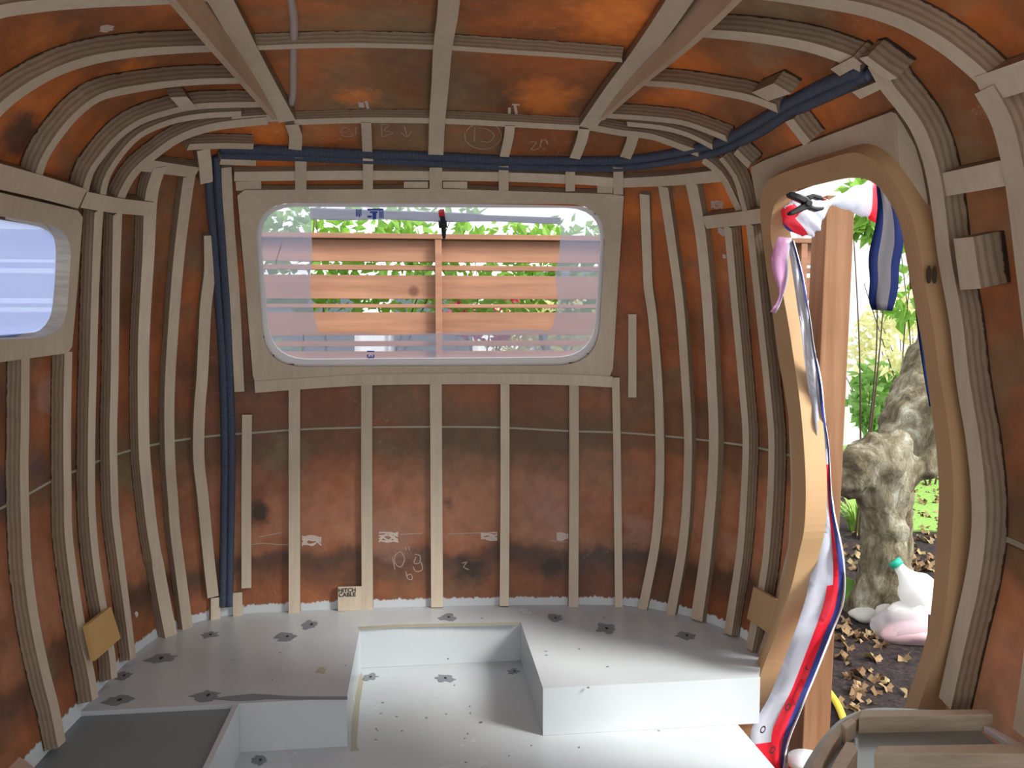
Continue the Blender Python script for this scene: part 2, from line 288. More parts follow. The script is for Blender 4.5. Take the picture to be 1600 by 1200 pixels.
def rib(pts, w=.037, t=.024, name='plywood_rib', out=.006, smooth=True, mats=('ply', 'edge')):
    """lath glued to the shell: inner face t inside it, sides run back to it"""
    q = pxline(pts, 14) if smooth else np.vstack([catmull([pts[i], pts[i+1]], 14)[:-1] for i in range(len(pts)-1)]+[np.array([pts[-1]], float)])
    P = onhull(q, t); N = HN(P); T = np.gradient(P, axis=0); T /= np.linalg.norm(T, axis=1, keepdims=True)+1e-12
    Sd = np.cross(N, T); Sd /= np.linalg.norm(Sd, axis=1, keepdims=True)
    W = np.interp(np.linspace(0, 1, len(P)), np.linspace(0, 1, len(w)), w) if isinstance(w, (list, tuple)) else np.full(len(P), w)
    a = P-Sd*W[:, None]/2; b = P+Sd*W[:, None]/2
    c = b+N*(t+out-HS(b)[:, None]-t*0) if False else b-N*(HS(b)[:, None])+N*out
    d = a-N*(HS(a)[:, None])+N*out
    n = len(P); V = np.vstack([a, b, c, d]); F = []; fm = []
    for i in range(n-1):
        for k, (s, e) in enumerate(((0, 1), (1, 2), (2, 3), (3, 0))):
            F.append((s*n+i, e*n+i, e*n+i+1, s*n+i+1)); fm.append(0 if k == 0 else 1)
    F += [(0, n, 2*n, 3*n), (n-1, 2*n-1, 3*n-1, 4*n-1)]; fm += [1, 1]
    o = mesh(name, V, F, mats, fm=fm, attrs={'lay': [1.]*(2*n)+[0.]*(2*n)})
    return setbase(o)
def patch(quad, t=.024, name='plywood_block', mats=('ply', 'edge'), out=.004, t2=None):
    """small block on the shell bounded by a picture outline"""
    P = onhull(quad, t); c = P.mean(0); N = HN(c[None])[0]
    P = P-((P-c)@N)[:, None]*N
    if t2 is None: back = P-N*(HS(P)[:, None])+N*out
    else: back = P+N*t2
    n = len(P); V = np.vstack([P, back]); F = [tuple(range(n)), tuple(range(2*n-1, n-1, -1))]+[(i, (i+1) % n, n+(i+1) % n, n+i) for i in range(n)]
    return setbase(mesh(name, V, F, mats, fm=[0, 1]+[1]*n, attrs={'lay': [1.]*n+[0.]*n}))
def resample_closed(P, n):
    P = np.asarray(P, float); Q = np.vstack([P, P[:1]]); L = np.concatenate([[0], np.cumsum(np.linalg.norm(np.diff(Q, axis=0), axis=1))])
    t = np.linspace(0, L[-1], n, endpoint=False); return np.stack([np.interp(t, L, Q[:, k]) for k in range(2)], 1)
def rrect(c4, r, k=8):
    c4 = np.asarray(c4, float); out = []
    for i in range(4):
        p = c4[i]; a = c4[i-1]-p; b = c4[(i+1) % 4]-p; a = p+a/np.linalg.norm(a)*r; b = p+b/np.linalg.norm(b)*r
        for j in range(k+1):
            t = j/k; q1 = (1-t)**2*a+2*t*(1-t)*p+t*t*b; out.append(q1)
    return np.array(out)
def radial_match(outer, inner, n=160):
    c = np.mean(inner, 0)
    def at(poly):
        res = []
        for k in range(n):
            th = 2*math.pi*k/n; d = np.array([math.cos(th), math.sin(th)]); best = None
            for i in range(len(poly)):
                a = poly[i]-c; b = poly[(i+1) % len(poly)]-c; e = b-a; den = d[0]*e[1]-d[1]*e[0]
                if abs(den) < 1e-9: continue
                s = (a[0]*e[1]-a[1]*e[0])/den; u = (a[0]*d[1]-a[1]*d[0])/den
                if s > 0 and -1e-6 <= u <= 1+1e-6 and (best is None or s > best): best = s
            res.append(c+d*(best or 1))
        return np.array(res)
    return at(np.asarray(outer, float)), at(np.asarray(inner, float))
def ring(name, outer, inner, t_in, t_out, mats, bevel=0, match='radial', parent=None, smooth=False):
    if match == 'radial': A, B = radial_match(outer, inner)
    else: A, B = np.asarray(outer, float), np.asarray(inner, float)
    PA, PB = onhull(A, t_in), onhull(B, t_in); NA, NB = HN(PA), HN(PB)
    QA = PA+NA*(t_in-t_out); QB = PB+NB*(t_in-t_out); n = len(A); V = np.vstack([PA, PB, QB, QA]); F = []; fm = []
    for i in range(n):
        j = (i+1) % n
        for k, (s, e) in enumerate(((0, 1), (1, 2), (2, 3), (3, 0))): F.append((s*n+i, s*n+j, e*n+j, e*n+i)); fm.append(0 if k == 0 else (1 if len(mats) > 1 else 0))
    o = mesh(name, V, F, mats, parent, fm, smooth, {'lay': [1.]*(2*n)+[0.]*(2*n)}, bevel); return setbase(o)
def tube(name, P, r, mats, parent=None, seg=10, cap=True, closed=False):
    P = np.asarray(P, float); n = len(P); R = np.full(n, r) if np.isscalar(r) else np.interp(np.linspace(0, 1, n), np.linspace(0, 1, len(r)), r)
    T = np.gradient(P, axis=0); T /= np.linalg.norm(T, axis=1, keepdims=True)+1e-12
    u = np.cross(T[0], [0, 0, 1.]);  u = u if np.linalg.norm(u) > .1 else np.cross(T[0], [0, 1., 0]); V = []
    for i in range(n):
        u = u-T[i]*(u@T[i]); u /= np.linalg.norm(u); v = np.cross(T[i], u)
        for k in range(seg): a = 2*math.pi*k/seg; V.append(P[i]+R[i]*(u*math.cos(a)+v*math.sin(a)))
    F = [(i*seg+k, i*seg+(k+1) % seg, (i+1)*seg+(k+1) % seg, (i+1)*seg+k) for i in range(n-1) for k in range(seg)]
    if cap: F += [tuple(range(seg)), tuple(range((n-1)*seg, n*seg))]
    L = np.concatenate([[0], np.cumsum(np.linalg.norm(np.diff(P, axis=0), axis=1))])
    return mesh(name, V, F, mats, parent, smooth=True, attrs={'len': np.repeat(L, seg)})
def box(name, lo, hi, mats, parent=None, bevel=.002):
    lo, hi = np.array(lo, float), np.array(hi, float)
    V = [[(lo, hi)[i][0], (lo, hi)[j][1], (lo, hi)[k][2]] for i in (0, 1) for j in (0, 1) for k in (0, 1)]
    F = [(0, 1, 3, 2), (4, 6, 7, 5), (0, 4, 5, 1), (2, 3, 7, 6), (0, 2, 6, 4), (1, 5, 7, 3)]
    return mesh(name, V, F, mats, parent, bevel=bevel)
def prism(name, poly, d, mats, parent=None, bevel=0):
    """3-D polygon given a thickness vector"""
    P = np.asarray(poly, float); d = np.asarray(d, float); n = len(P); V = np.vstack([P, P+d])
    F = [tuple(range(n)), tuple(range(2*n-1, n-1, -1))]+[(i, (i+1) % n, n+(i+1) % n, n+i) for i in range(n)]
    return mesh(name, V, F, mats, parent, bevel=bevel)
def strokes(name, lines, wd, mats, parent=None, t=.0015):
    V = []; F = []
    for ln in lines:
        q = pxline(ln, 4) if len(ln) > 2 else catmull(ln, 4); P = onhull(q, t); N = HN(P); T = np.gradient(P, axis=0); T /= np.linalg.norm(T, axis=1, keepdims=True)+1e-12
        s = np.cross(N, T)*wd/2; b = len(V); n = len(P); V += list(P-s)+list(P+s); F += [(b+i, b+i+1, b+n+i+1, b+n+i) for i in range(n-1)]
    return mesh(name, V, F, mats, parent)
def inpoly(x, y, poly):
    poly = np.asarray(poly, float); r = np.zeros(np.shape(x), bool); j = len(poly)-1
    for i in range(len(poly)):
        xi, yi = poly[i]; xj, yj = poly[j]
        c = ((yi > y) != (yj > y)) & (x < (xj-xi)*(y-yi)/(yj-yi+1e-12)+xi); r ^= c; j = i
    return r
def grow(poly, px):
    P = np.asarray(poly, float); c = P.mean(0); d = P-c; L = np.linalg.norm(d, axis=1, keepdims=True); return c+d*(L+px)/L

# ---------------------------------------------------------------- openings, in picture outlines projected on the shell
win_open = rrect([(397,317),(948,319),(934,571),(413,574)], 62)
win_in = rrect([(404,323),(942,325),(927,558),(423,562)], 58)
left_open = rrect([(-450,262),(114,357),(102,526),(-450,552)], 46)
left_in = rrect([(-450,266),(98,360),(89,518),(-450,548)], 46)
door_in = [(1205,377),(1204,353),(1210,320),(1230,302),(1280,288),(1327,278),(1347,278),(1367,287),(1383,303),(1397,327),(1407,353),(1413,387),(1422,437),(1430,480),(1443,550),(1453,625),(1463,700),(1467,780),(1463,847),(1457,930),(1450,985),(1438,1030),(1412,1106),(1385,1180),(1360,1250),(1250,1245),(1140,1180),(1147,1148),(1175,1095),(1194,1037),(1209,1000),(1222,960),(1237,915),(1247,870),(1256,830),(1259,770),(1257,713),(1250,630),(1240,560),(1229,490),(1217,430)]
door_out = [(1193,387),(1188,340),(1190,295),(1205,278),(1223,270),(1297,247),(1330,238),(1353,243),(1377,258),(1393,278),(1413,313),(1427,347),(1437,390),(1447,453),(1460,520),(1467,580),(1478,640),(1487,713),(1490,790),(1486,860),(1480,928),(1472,985),(1462,1026),(1437,1100),(1412,1180),(1390,1290),(1240,1285),(1110,1190),(1133,1125),(1158,1085),(1180,1040),(1196,1000),(1208,960),(1220,920),(1230,873),(1236,830),(1238,770),(1237,713),(1229,630),(1216,560),(1207,490),(1199,430)]

# ---------------------------------------------------------------- shell
c0 = np.array([XC, .9, .75])
def shell(name, fixed, lo, hi, mt, holes=()):
    st = .028; ax = [i for i in range(3) if i != fixed[0]]
    n = [int((hi[k]-lo[k])/st)+1 for k in (0, 1)]; A, B = np.meshgrid(np.linspace(lo[0], hi[0], n[0]), np.linspace(lo[1], hi[1], n[1]), indexing='ij')
    D = np.zeros(A.shape+(3,)); D[..., fixed[0]] = fixed[1]; D[..., ax[0]] = A; D[..., ax[1]] = B
    P = shoot(c0, D).reshape(-1, 3); idx = np.arange(len(P)).reshape(A.shape); C4 = np.stack([idx[:-1, :-1], idx[1:, :-1], idx[1:, 1:], idx[:-1, 1:]], -1).reshape(-1, 4)
    cen = P[C4].mean(1); keep = (cen[:, 2] > -.06) & (cen[:, 1] > -.45)
    x, y = proj(cen)
    for h, side in holes: keep &= ~(inpoly(x, y, h) & (cen[:, 1] > .3) & side(cen))
    C4 = C4[keep]; used = np.unique(C4); mp = -np.ones(len(P), int); mp[used] = np.arange(len(used))
    return tag(mesh(name, P[used], mp[C4], mt, smooth=True), kind='structure')
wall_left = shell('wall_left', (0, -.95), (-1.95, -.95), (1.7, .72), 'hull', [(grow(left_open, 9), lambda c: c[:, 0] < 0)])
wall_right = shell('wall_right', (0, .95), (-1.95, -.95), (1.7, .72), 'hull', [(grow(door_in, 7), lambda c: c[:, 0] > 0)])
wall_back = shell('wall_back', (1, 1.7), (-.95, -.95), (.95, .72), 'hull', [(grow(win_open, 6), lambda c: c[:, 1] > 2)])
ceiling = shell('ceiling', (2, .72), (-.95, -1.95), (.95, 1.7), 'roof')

def ring_at(z, th):
    D = np.stack([np.sin(th), np.cos(th), np.zeros_like(th)], -1); return shoot(np.array([XC, YC, z]), D)
# floor, raised step with foot well, dark side box
fl = [(-.47,-1.0),(.97,-1.0),(.97,1.36),(.868,1.44),(.862,1.9),(.855,2.12),(.855,2.4),(.6,2.66),(-.4,2.66),(-.47,2.3)]
tag(prism('floor', [(x, y, 0) for x, y in fl], (0, 0, -.03), 'floor'), kind='structure')
YF = 2.10; WL, WR, WB = -.193, .318, 2.588; ZP = .13
th = np.linspace(-1.5, 1.5, 241); R_ = ring_at(ZP, th); R_ = R_[(R_[:, 1] > YF)]
top = [(min(p[0], .905+(p[1]-2.10)*.6), p[1]) for p in R_]                       # left to right round the back
R0_ = R_[0]; R1_ = R_[-1]
right = top[-1][0]
out = [(top[0][0], YF)]+top+[(right, YF), (WR, YF), (WR, WB), (WL, WB), (WL, YF)]
step = tag(prism('floor_step', [(x, y, ZP) for x, y in out], (0, 0, -ZP+.0005), 'floor', bevel=.004), 'light grey painted raised step with a square foot well running round the rear wall', 'step')
thl = np.linspace(-2.9, -1.0, 160); Rl = ring_at(ZP, thl); Rl = Rl[(Rl[:, 1] < YF) & (Rl[:, 1] > -.9)]; Rl = Rl[np.argsort(Rl[:, 1])]
sb = empty('side_box', (-.65, .6, 0), 'dark grey topped low box along the left wall in front of the step', 'box')
adopt(prism('side_panel', [(-.462, -.9, ZP), (-.462, YF-.002, ZP), (-.475, YF-.002, ZP), (-.475, -.9, ZP)], (0, 0, -ZP), 'floor'), sb)
adopt(prism('box_top', [(p[0], p[1], ZP-.012) for p in Rl]+[(Rl[-1][0], YF-.002, ZP-.012), (-.476, YF-.002, ZP-.012), (-.476, Rl[0][1], ZP-.012)], (0, 0, -.02), 'darkfloor'), sb)['label'] = 'dark grey top'
adopt(prism('edge_strip', [(p[0], p[1], ZP+.004) for p in Rl]+[(p[0]+.028, p[1], ZP+.004) for p in Rl[::-1]], (0, 0, -.02), 'white'), sb)['label'] = 'white painted fillet'
# filler spots, specks and the painted-over joints on step and floor
def blob(cx, cy, z, rx, ry, mt, name, parent, k=18, rough=.35, dz=.0012):
    c = atZ(cx, cy, z); q = atZ(cx+rx, cy, z); s = atZ(cx, cy-ry, z); a = abs(q[0]-c[0]); b = abs(s[1]-c[1]); P = []
    for i in range(k): t = 2*math.pi*i/k; f = 1+rough*random.uniform(-1, 1); P.append((c[0]+a*f*math.cos(t), c[1]+b*f*math.sin(t), z+dz))
    return prism(name, P, (0, 0, -.001), mt, parent)
for x, y, rx, ry in [(327,992,14,5),(250,1029,22,7),(192,1056,12,6),(323,1087,22,8),(447,995,17,6),(485,976,16,6),(699,965,13,5),(866,966,12,5),(946,982,15,7),(1071,993,14,6),(185,1094,22,7)]:
    blob(x, y, ZP, rx, ry, 'filler', 'filler_patch', step); blob(x+2, y, ZP, rx*.15, ry*.25, 'hole', 'screw_hole', step, 8, .2, .0022)
fo = bpy.data.objects['floor']
for x, y, rx, ry in [(577,1058,12,5),(694,1060,15,6),(802,1049,9,4),(405,1188,14,8)]:
    blob(x, y, 0, rx, ry, 'filler', 'filler_patch', fo); blob(x+2, y, 0, rx*.15, ry*.25, 'hole', 'screw_hole', fo, 8, .2, .0022)
blob(500, 1048, ZP, 8, 5, 'seam', 'glue_stain', step)
for x, y in [(365,1031),(437,1020),(460,1037),(540,1040),(853,1018),(854,1024),(905,1014),(753,966),(944,965),(950,1042),(425,1062),(700,1030),(920,1075)]: blob(x, y, ZP, random.uniform(1, 2.4), random.uniform(.5, 1.2), 'filler', 'paint_chip', step, 7, .5)
for x, y in [(598,1098),(595,1115),(588,1139),(590,1142),(587,1156),(666,1122),(697,1116),(710,1071),(734,1104),(726,1154),(731,1147),(750,1129),(735,1115),(752,1129),(620,1120),(628,1142),(795,1181),(830,1165),(905,1168),(1030,1142),(728,1191)]: blob(x, y, 0, random.uniform(1, 2.4), random.uniform(.5, 1.3), 'filler', 'paint_chip', fo, 8)

def smear(name, px, z, mt, par):
    return prism(name, [atZ(x, y, z+.0012) for x, y in px], (0, 0, -.001), mt, par)
smear('filler_smear', [(330,1092),(352,1088),(372,1086),(395,1084),(420,1085),(445,1087),(470,1088),(543,1088),(543,1093),(470,1093),(420,1092),(400,1094),(370,1095)], ZP, 'filler', step)
smear('filler_smear', [(560,979),(620,976),(700,974),(812,972),(812,976),(700,978),(620,980),(561,983)], ZP, 'seam', step)
smear('glue_bead', [(548,1173),(549,1150),(552,1110),(560,1062),(565,1050),(568,1062),(562,1100),(559,1140),(557,1165),(562,1172)], 0, 'seam', fo)
# belt seam of the two shell halves
seam = [(-60,822),(0,795),(45,772),(84,750),(125,733),(165,716),(207,703),(250,693),(300,685),(345,680),(400,676),(470,671),(570,668),(690,667),(780,668),(840,671),(900,674),(970,676),(1045,682),(1110,689),(1180,699),(1235,712)]
tag(rib(seam, .006, .002, 'trim_1', mats=('seam', 'seam')), kind='structure')
tag(rib([(1557,838),(1578,845),(1600,855),(1660,884),(1720,915)], .010, .003, 'trim_2', mats=('seam', 'seam')), kind='structure')

# ---------------------------------------------------------------- window and door surrounds
tag(ring('window_1', win_open, win_in, -.004, -.03, ['white']), kind='structure')
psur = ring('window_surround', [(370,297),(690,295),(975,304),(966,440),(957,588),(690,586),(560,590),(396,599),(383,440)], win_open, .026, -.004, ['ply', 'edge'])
tag(psur, 'plywood panel framing the wide rear window opening', 'window frame')
lsur = ring('window_surround', [(-560,172),(0,301),(130,331),(122,440),(112,551),(0,566),(-560,633)], left_open, .034, -.004, ['ply', 'edge_lit'])
tag(lsur, 'plywood panel framing the rounded left side window', 'window frame')
tag(ring('window_2', grow(left_open, 2), left_in, -.004, -.012, ['white']), kind='structure')
def ringpair2(name, o_, i_, *a, **k):
    n = 260; return ring(name, resample_closed(o_, n), resample_closed(catmull(i_, 14, True), n), *a, match='index', **k)
def ringpair(name, o_, i_, *a, **k):
    n = 200; return ring(name, resample_closed(catmull(o_, 14, True), n), resample_closed(catmull(i_, 14, True), n), *a, match='index', **k)
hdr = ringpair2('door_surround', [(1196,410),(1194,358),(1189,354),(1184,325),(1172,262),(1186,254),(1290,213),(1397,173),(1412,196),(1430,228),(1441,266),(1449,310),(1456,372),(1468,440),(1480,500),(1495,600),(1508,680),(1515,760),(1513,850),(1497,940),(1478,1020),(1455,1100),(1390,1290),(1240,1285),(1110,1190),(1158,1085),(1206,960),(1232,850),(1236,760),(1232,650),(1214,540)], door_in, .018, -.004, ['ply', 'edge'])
tag(hdr, 'pale plywood panel behind the thick tan door frame, widest above the doorway', 'door frame')
dr = ringpair('door_1', door_out, door_in, .060, .002, ['mdf'], bevel=.004); tag(dr, kind='structure')
for x, ts in ((1452, .056), (1461, .046)):
    s_ = shoot(O, np.array([ray(x, 429)]), ts)[0]; d_ = ray(x, 429); d_ /= np.linalg.norm(d_); s_ = s_-d_*.004
    o = mesh('biscuit_slot', [s_+np.array([.004*math.cos(a)-.001*math.sin(a), .0, .017*math.sin(a)]) for a in np.linspace(0, 2*math.pi, 15)[:-1]]+[s_+np.array([.004*math.cos(a), .003, .017*math.sin(a)]) for a in np.linspace(0, 2*math.pi, 15)[:-1]], [tuple(range(14)), tuple(range(27, 13, -1))]+[(i, (i+1) % 14, 14+(i+1) % 14, 14+i) for i in range(14)], 'darkslot')
    adopt(o, dr); o['label'] = 'dark biscuit slot'

# ---------------------------------------------------------------- laths and bands
G1 = 'plywood ribs under the rear window'; G2 = 'plywood ribs right of the rear window'; G3 = 'plywood ribs on the left wall'; G4 = 'plywood ribs across the roof'
G5 = 'short plywood pieces above the rear window'; G6 = 'curved plywood ribs at the roof corners'; G7 = 'plywood packing blocks'
def R(pts, label, group, w=.037, t=.024, name='plywood_rib', cat='rib', **k):
    if group in (G4, G6) and name == 'plywood_rib': w *= .80
    return tag(rib(pts, w, t, name, **k), label, cat, group)
R([(460,605),(460,780),(460,963)], 'leftmost straight rib under the rear window, between wall and sill rail', G1, t=.02)
R([(573,600),(573,780),(574,954)], 'straight rib under the rear window with the lettered plywood square at its foot', G1, t=.02)
R([(681,599),(682,780),(683,949)], 'middle rib under the rear window, slightly wider than its neighbours', G1, .040, t=.02)
R([(789,599),(789,780),(788,947)], 'straight rib just right of the middle rib under the rear window', G1, .031, t=.02)
R([(897,600),(897,780),(896,950)], 'rib under the right part of the rear window, second from the right corner rib', G1, .033, t=.02)
R([(962,590),(964,700),(966,860),(967,952)], 'narrow rib running down from the right lower corner of the rear window panel', G1, .026, t=.02)
R([(988,491),(988,621)], 'short floating lath right of the rear window, ending above the seam', G2, .028, t=.014, name='plywood_lath', cat='lath')
R([(1007,304),(1011,407),(1013,450),(1019,492),(1028,600),(1030,650),(1031,740),(1027,820),(1022,860),(1003,956)], 'tall curved rib first right of the rear window with a free upper end', G2, .031, t=.018)
R([(1036,292),(1049,379),(1062,478),(1071,600),(1075,680),(1074,750),(1070,820),(1064,870),(1047,962)], 'tall curved rib second right of the rear window, joined to the band above', G2, .032)
R([(1080,286),(1093,356),(1103,450),(1112,600),(1115,680),(1113,750),(1107,820),(1102,870),(1088,969)], 'broad curved rib right of the rear window, widest in its row', G2, .044)
R([(1137,354),(1148,478),(1159,600),(1165,680),(1163,760),(1158,840),(1155,870),(1137,991)], 'curved rib second from the doorway, under the short band', G2, .034, .036)
R([(1171,350),(1185,478),(1199,610),(1205,680),(1204,760),(1199,840),(1194,890),(1170,1015)], 'curved rib nearest the far side of the doorway, behind the tan plate', G2, .034, .040)
R([(40,556),(39,675),(38,725),(41,850),(44,890),(54,967),(71,1050),(84,1100),(97,1163)], 'leftmost curved rib under the left side window, ending by the dark box', G3, .038, .034)
R([(107,550),(105,675),(106,775),(107,830),(115,900),(128,983),(143,1055),(149,1092)], 'brightly lit curved rib at the rear corner of the left window panel', G3, .038, .034)
R([(155,328),(150,425),(145,600),(143,700),(144,800),(151,880),(162,950),(175,1022),(179,1060)], 'narrow-faced rib behind the orange plate on the left wall', G3, .036, .034)
R([(184,333),(181,450),(179,600),(177,675),(179,775),(181,810),(192,900),(202,978),(208,1029)], 'curved left corner rib between the orange-plated rib and the broad rib', G3, .036, .032)
R([(250,262),(238,300),(232,400),(225,525),(224,610),(226,712),(232,775),(237,820),(247,883),(258,945),(268,995)], 'broad curved rib in the left rear corner, widest on the left side', G3, .046, .034)
R([(296,276),(291,310),(280,400),(270,525),(265,620),(266,720),(270,775),(274,830),(283,900),(294,987)], 'curved rib just right of the broad left corner rib', G3, .036, .028)
R([(328,368),(328,425),(322,475),(316,590),(312,640),(311,720),(317,775),(324,850),(333,933)], 'kinked rib just left of the blue conduits with a pointed top', G3, .036, .024)
R([(337,934),(337,978)], 'short plywood stub under the kinked rib left of the conduits', G3, .031, .020, name='plywood_stub', cat='rib')
R([(371,926),(372,973)], 'short plywood stub at the foot of the conduits, on their right', G3, .030, .020, name='plywood_stub', cat='rib')
R([(386,648),(385,780),(385,919)], 'straight lath right of the blue conduits, stopping short of the step', G3, .031, .018, name='plywood_lath', cat='lath')
R([(353,262),(358,350),(366,450),(374,612)], 'lath between the blue conduits and the rear window panel', G3, .031, .022, name='plywood_lath', cat='lath')
# sill rail, head rail and bands
R([(398,605),(467,600),(563,594),(680,592),(800,592),(900,594),(957,597)], 'long plywood rail along the lower edge of the rear window panel', None, .037, .030, name='sill_rail', cat='rail')
R([(366,276),(450,275),(560,274),(690,275),(800,277),(900,281),(972,286)], 'long plywood rail above the rear window with dark slots under it', None, .036, .022, name='head_rail', cat='rail')
R([(972,286),(1052,282),(1125,275)], 'curved plywood band right of the head rail, carrying the rib tops', None, .038, .026, name='plywood_band', cat='band')
R([(1100,348),(1145,343),(1192,337)], 'short plywood band left of the doorway top', None, .040, .042, name='plywood_band', cat='band')
R([(223,258),(265,264),(308,270)], 'plywood band linking the left rear rib tops, below the corner ribs', None, .038, .032, name='plywood_band', cat='band')
R([(131,312),(180,321),(236,327)], 'plywood band rearward of the left window, under the roof corner ribs', None, .042, .040, name='plywood_band', cat='band')
R([(-220,225),(-100,251),(0,276),(70,294),(129,311)], 'long plywood band above the left window panel', None, .050, .042, name='plywood_band', cat='band')
R([(1531,141),(1566,130),(1600,119),(1680,92)], 'short plywood band at the upper right near corner', None, .045, .042, name='plywood_band', cat='band')
R([(1468,290),(1520,280),(1576,269)], 'plywood cross band between the two near right ribs', None, .042, .040, name='plywood_band', cat='band')
# above the window
for x, top_, bot, wd, lb in [(470,247,297,.033,'leftmost upright piece crossing the head rail above the rear window'),(575,248,297,.030,'second upright piece crossing the head rail from the left'),(681,262,296,.038,'middle upright piece crossing the head rail, broader than the rest'),(787,260,298,.030,'upright piece crossing the head rail right of the middle one'),(891,264,299,.029,'second upright piece crossing the head rail from the right'),(966,262,304,.030,'rightmost upright piece beside the head rail end')]:
    R([(x, top_), (x, bot)], lb, G5, wd, .030, name='plywood_cleat', cat='cleat')
for x0, x1, y0, y1, x2, y2, wd, lb in [(456,462,195,212,461,234,.036,'short roof piece behind the left beam end, above the conduits'),(572,573,192,212,574,237,.028,'short roof piece between left beam and centre rib, above the conduits'),(797,795,197,215,788,245,.028,'short roof piece between centre rib and right beam, above the conduits'),(913,909,202,220,898,248,.032,'short roof piece behind the right beam end, above the conduits'),(990,986,211,225,977,247,.032,'slanted short roof piece right of the right beam end')]:
    R([(x0, y0), (x1, y1), (x2, y2)], lb, G5, wd, .030, name='plywood_cleat', cat='cleat')
for q, lb in [([(368,284),(408,283),(409,297),(369,298)],'left corner packing block under the head rail'),([(631,284),(669,284),(669,297),(631,297)],'packing block under the head rail left of the middle upright'),([(692,284),(730,284),(730,297),(692,297)],'packing block under the head rail right of the middle upright'),([(933,288),(958,289),(957,304),(933,303)],'right corner packing block under the head rail')]:
    tag(patch(q, .021), lb, 'block', G7)
# roof: transverse ribs
R([(-260,200),(-160,95),(-60,42),(0,19),(60,10),(140,4),(290,-1),(500,-20),(690,-22)], 'nearest roof rib on the left, at the top edge of the photo', G4, .042, .032)
R([(-70,270),(-40,222),(0,172),(37,142),(88,113),(141,95),(203,84),(281,78),(345,76)], 'large curved roof rib from the left edge to the left beam', G4, .040, .038)
R([(400,75),(480,72),(556,71),(681,74),(806,82),(900,88),(972,94)], 'second roof cross rib between the two beams', G4, .030, .030)
R([(460,191),(572,188),(681,189),(790,194),(905,200)], 'roof cross rib between the beam ends, above the rear window', G4, .032, .028)
R([(59,280),(69,250),(88,219),(119,181),(156,153),(219,138),(294,129),(384,126)], 'curved left roof rib, second one behind the large curved rib', G6, .036, .038)
R([(133,302),(141,272),(162,241),(188,212),(219,191),(266,175),(306,167),(412,163)], 'curved left roof rib carrying a diamond-set block', G6, .034, .038)
R([(161,307),(166,281),(188,244),(219,212),(266,191),(312,182),(377,178)], 'curved left roof rib between the block-carrying rib and the wide innermost rib', G6, .032, .036)
R([(186,320),(193,300),(212,269),(244,241),(281,216),(328,200),(384,192),(418,189)], 'innermost wide curved rib at the left roof corner', G6, .044, .034)
R([(362,189),(434,184)], 'short roof piece ending against the left beam', G6, .034, .030, name='plywood_cleat', cat='cleat')
R([(1095,52),(1178,59),(1256,72),(1303,86),(1331,97),(1344,103)], 'large right roof rib running from the right beam to the conduit end', G4, .040, .038)
R([(1368,104),(1388,140),(1406,162),(1431,197),(1449,240),(1459,280),(1468,340),(1475,400),(1493,500),(1505,600),(1520,690),(1528,770),(1528,840),(1517,915),(1501,985),(1476,1099)], 'tall curved rib down the near side of the doorway', G2, .038, .045)
R([(1150,-12),(1209,-6),(1275,3),(1350,16),(1412,37),(1469,69),(1506,97),(1541,128)], 'nearest curved roof rib at the upper right', G4, .040, .040)
R([(1537,140),(1563,187),(1580,250),(1591,320),(1600,400),(1612,500),(1625,620),(1633,750),(1630,850),(1623,950),(1612,1050),(1597,1150)], 'rib on the near right wall cut by the right edge of the photo', G2, .044, .045)
R([(1004,130),(1060,134),(1112,142),(1175,155),(1214,170)], 'right roof rib carrying a diamond-set block', G6, .034, .038)
R([(947,181),(1019,186),(1066,192),(1100,203),(1135,217)], 'upper of the three short curved ribs at the right roof corner', G6, .030, .036)
R([(980,194),(1034,200),(1075,211),(1113,230)], 'middle of the three short curved ribs at the right roof corner', G6, .028, .034)
R([(921,199),(972,208),(1019,214),(1056,227),(1091,240)], 'lowest of the three short curved ribs at the right roof corner', G6, .036, .030)
R([(1098,250),(1125,272),(1145,309),(1156,332)], 'curved corner rib below the conduits, farthest from the doorway', G6, .040, .030)
R([(1126,247),(1147,275),(1164,331)], 'thin curved corner rib below the conduits, beside the doorway panel', G6, .030, .042)
R([(1149,237),(1171,259)], 'short rib below the conduits touching the corner of the doorway panel', G6, .032, .042, name='plywood_cleat', cat='cleat')
R([(1233,188),(1261,224)], 'short rib between conduits and the panel above the doorway', G6, .036, .044, name='plywood_cleat', cat='cleat')
for q, t, lb in [([(266,153),(292,151),(309,170),(283,171)],.040,'diamond-set block on the curved left roof rib'),([(1174,145),(1209,130),(1236,146),(1200,158)],.040,'diamond-set block on the right roof rib'),([(1297,108),(1333,89),(1347,100),(1312,119)],.044,'block left of the conduit ends on the right roof'),([(1342,91),(1355,88),(1402,122),(1384,127)],.050,'block across the conduit ends on the right roof'),([(1331,144),(1377,125),(1388,134),(1344,155)],.044,'block right of the conduit ends, over the doorway'),([(1490,373),(1521,370),(1532,451),(1500,453)],.060,'upright block fixed beside the rib on the near side of the doorway')]:
    tag(patch(q, t), lb, 'block', G7)
R([(294,230),(345,228),(396,229)], 'horizontal strip over the bend of the blue conduits', None, .024, .036, name='plywood_lath', cat='lath')
R([(318,234),(321,258),(323,286)], 'short upright strip left of the top of the upright conduits', None, .036, .036, name='plywood_lath', cat='lath')
R([(344,253),(372,254),(400,255)], 'short horizontal strip just under the start of the roof conduits', None, .022, .034, name='plywood_lath', cat='lath')
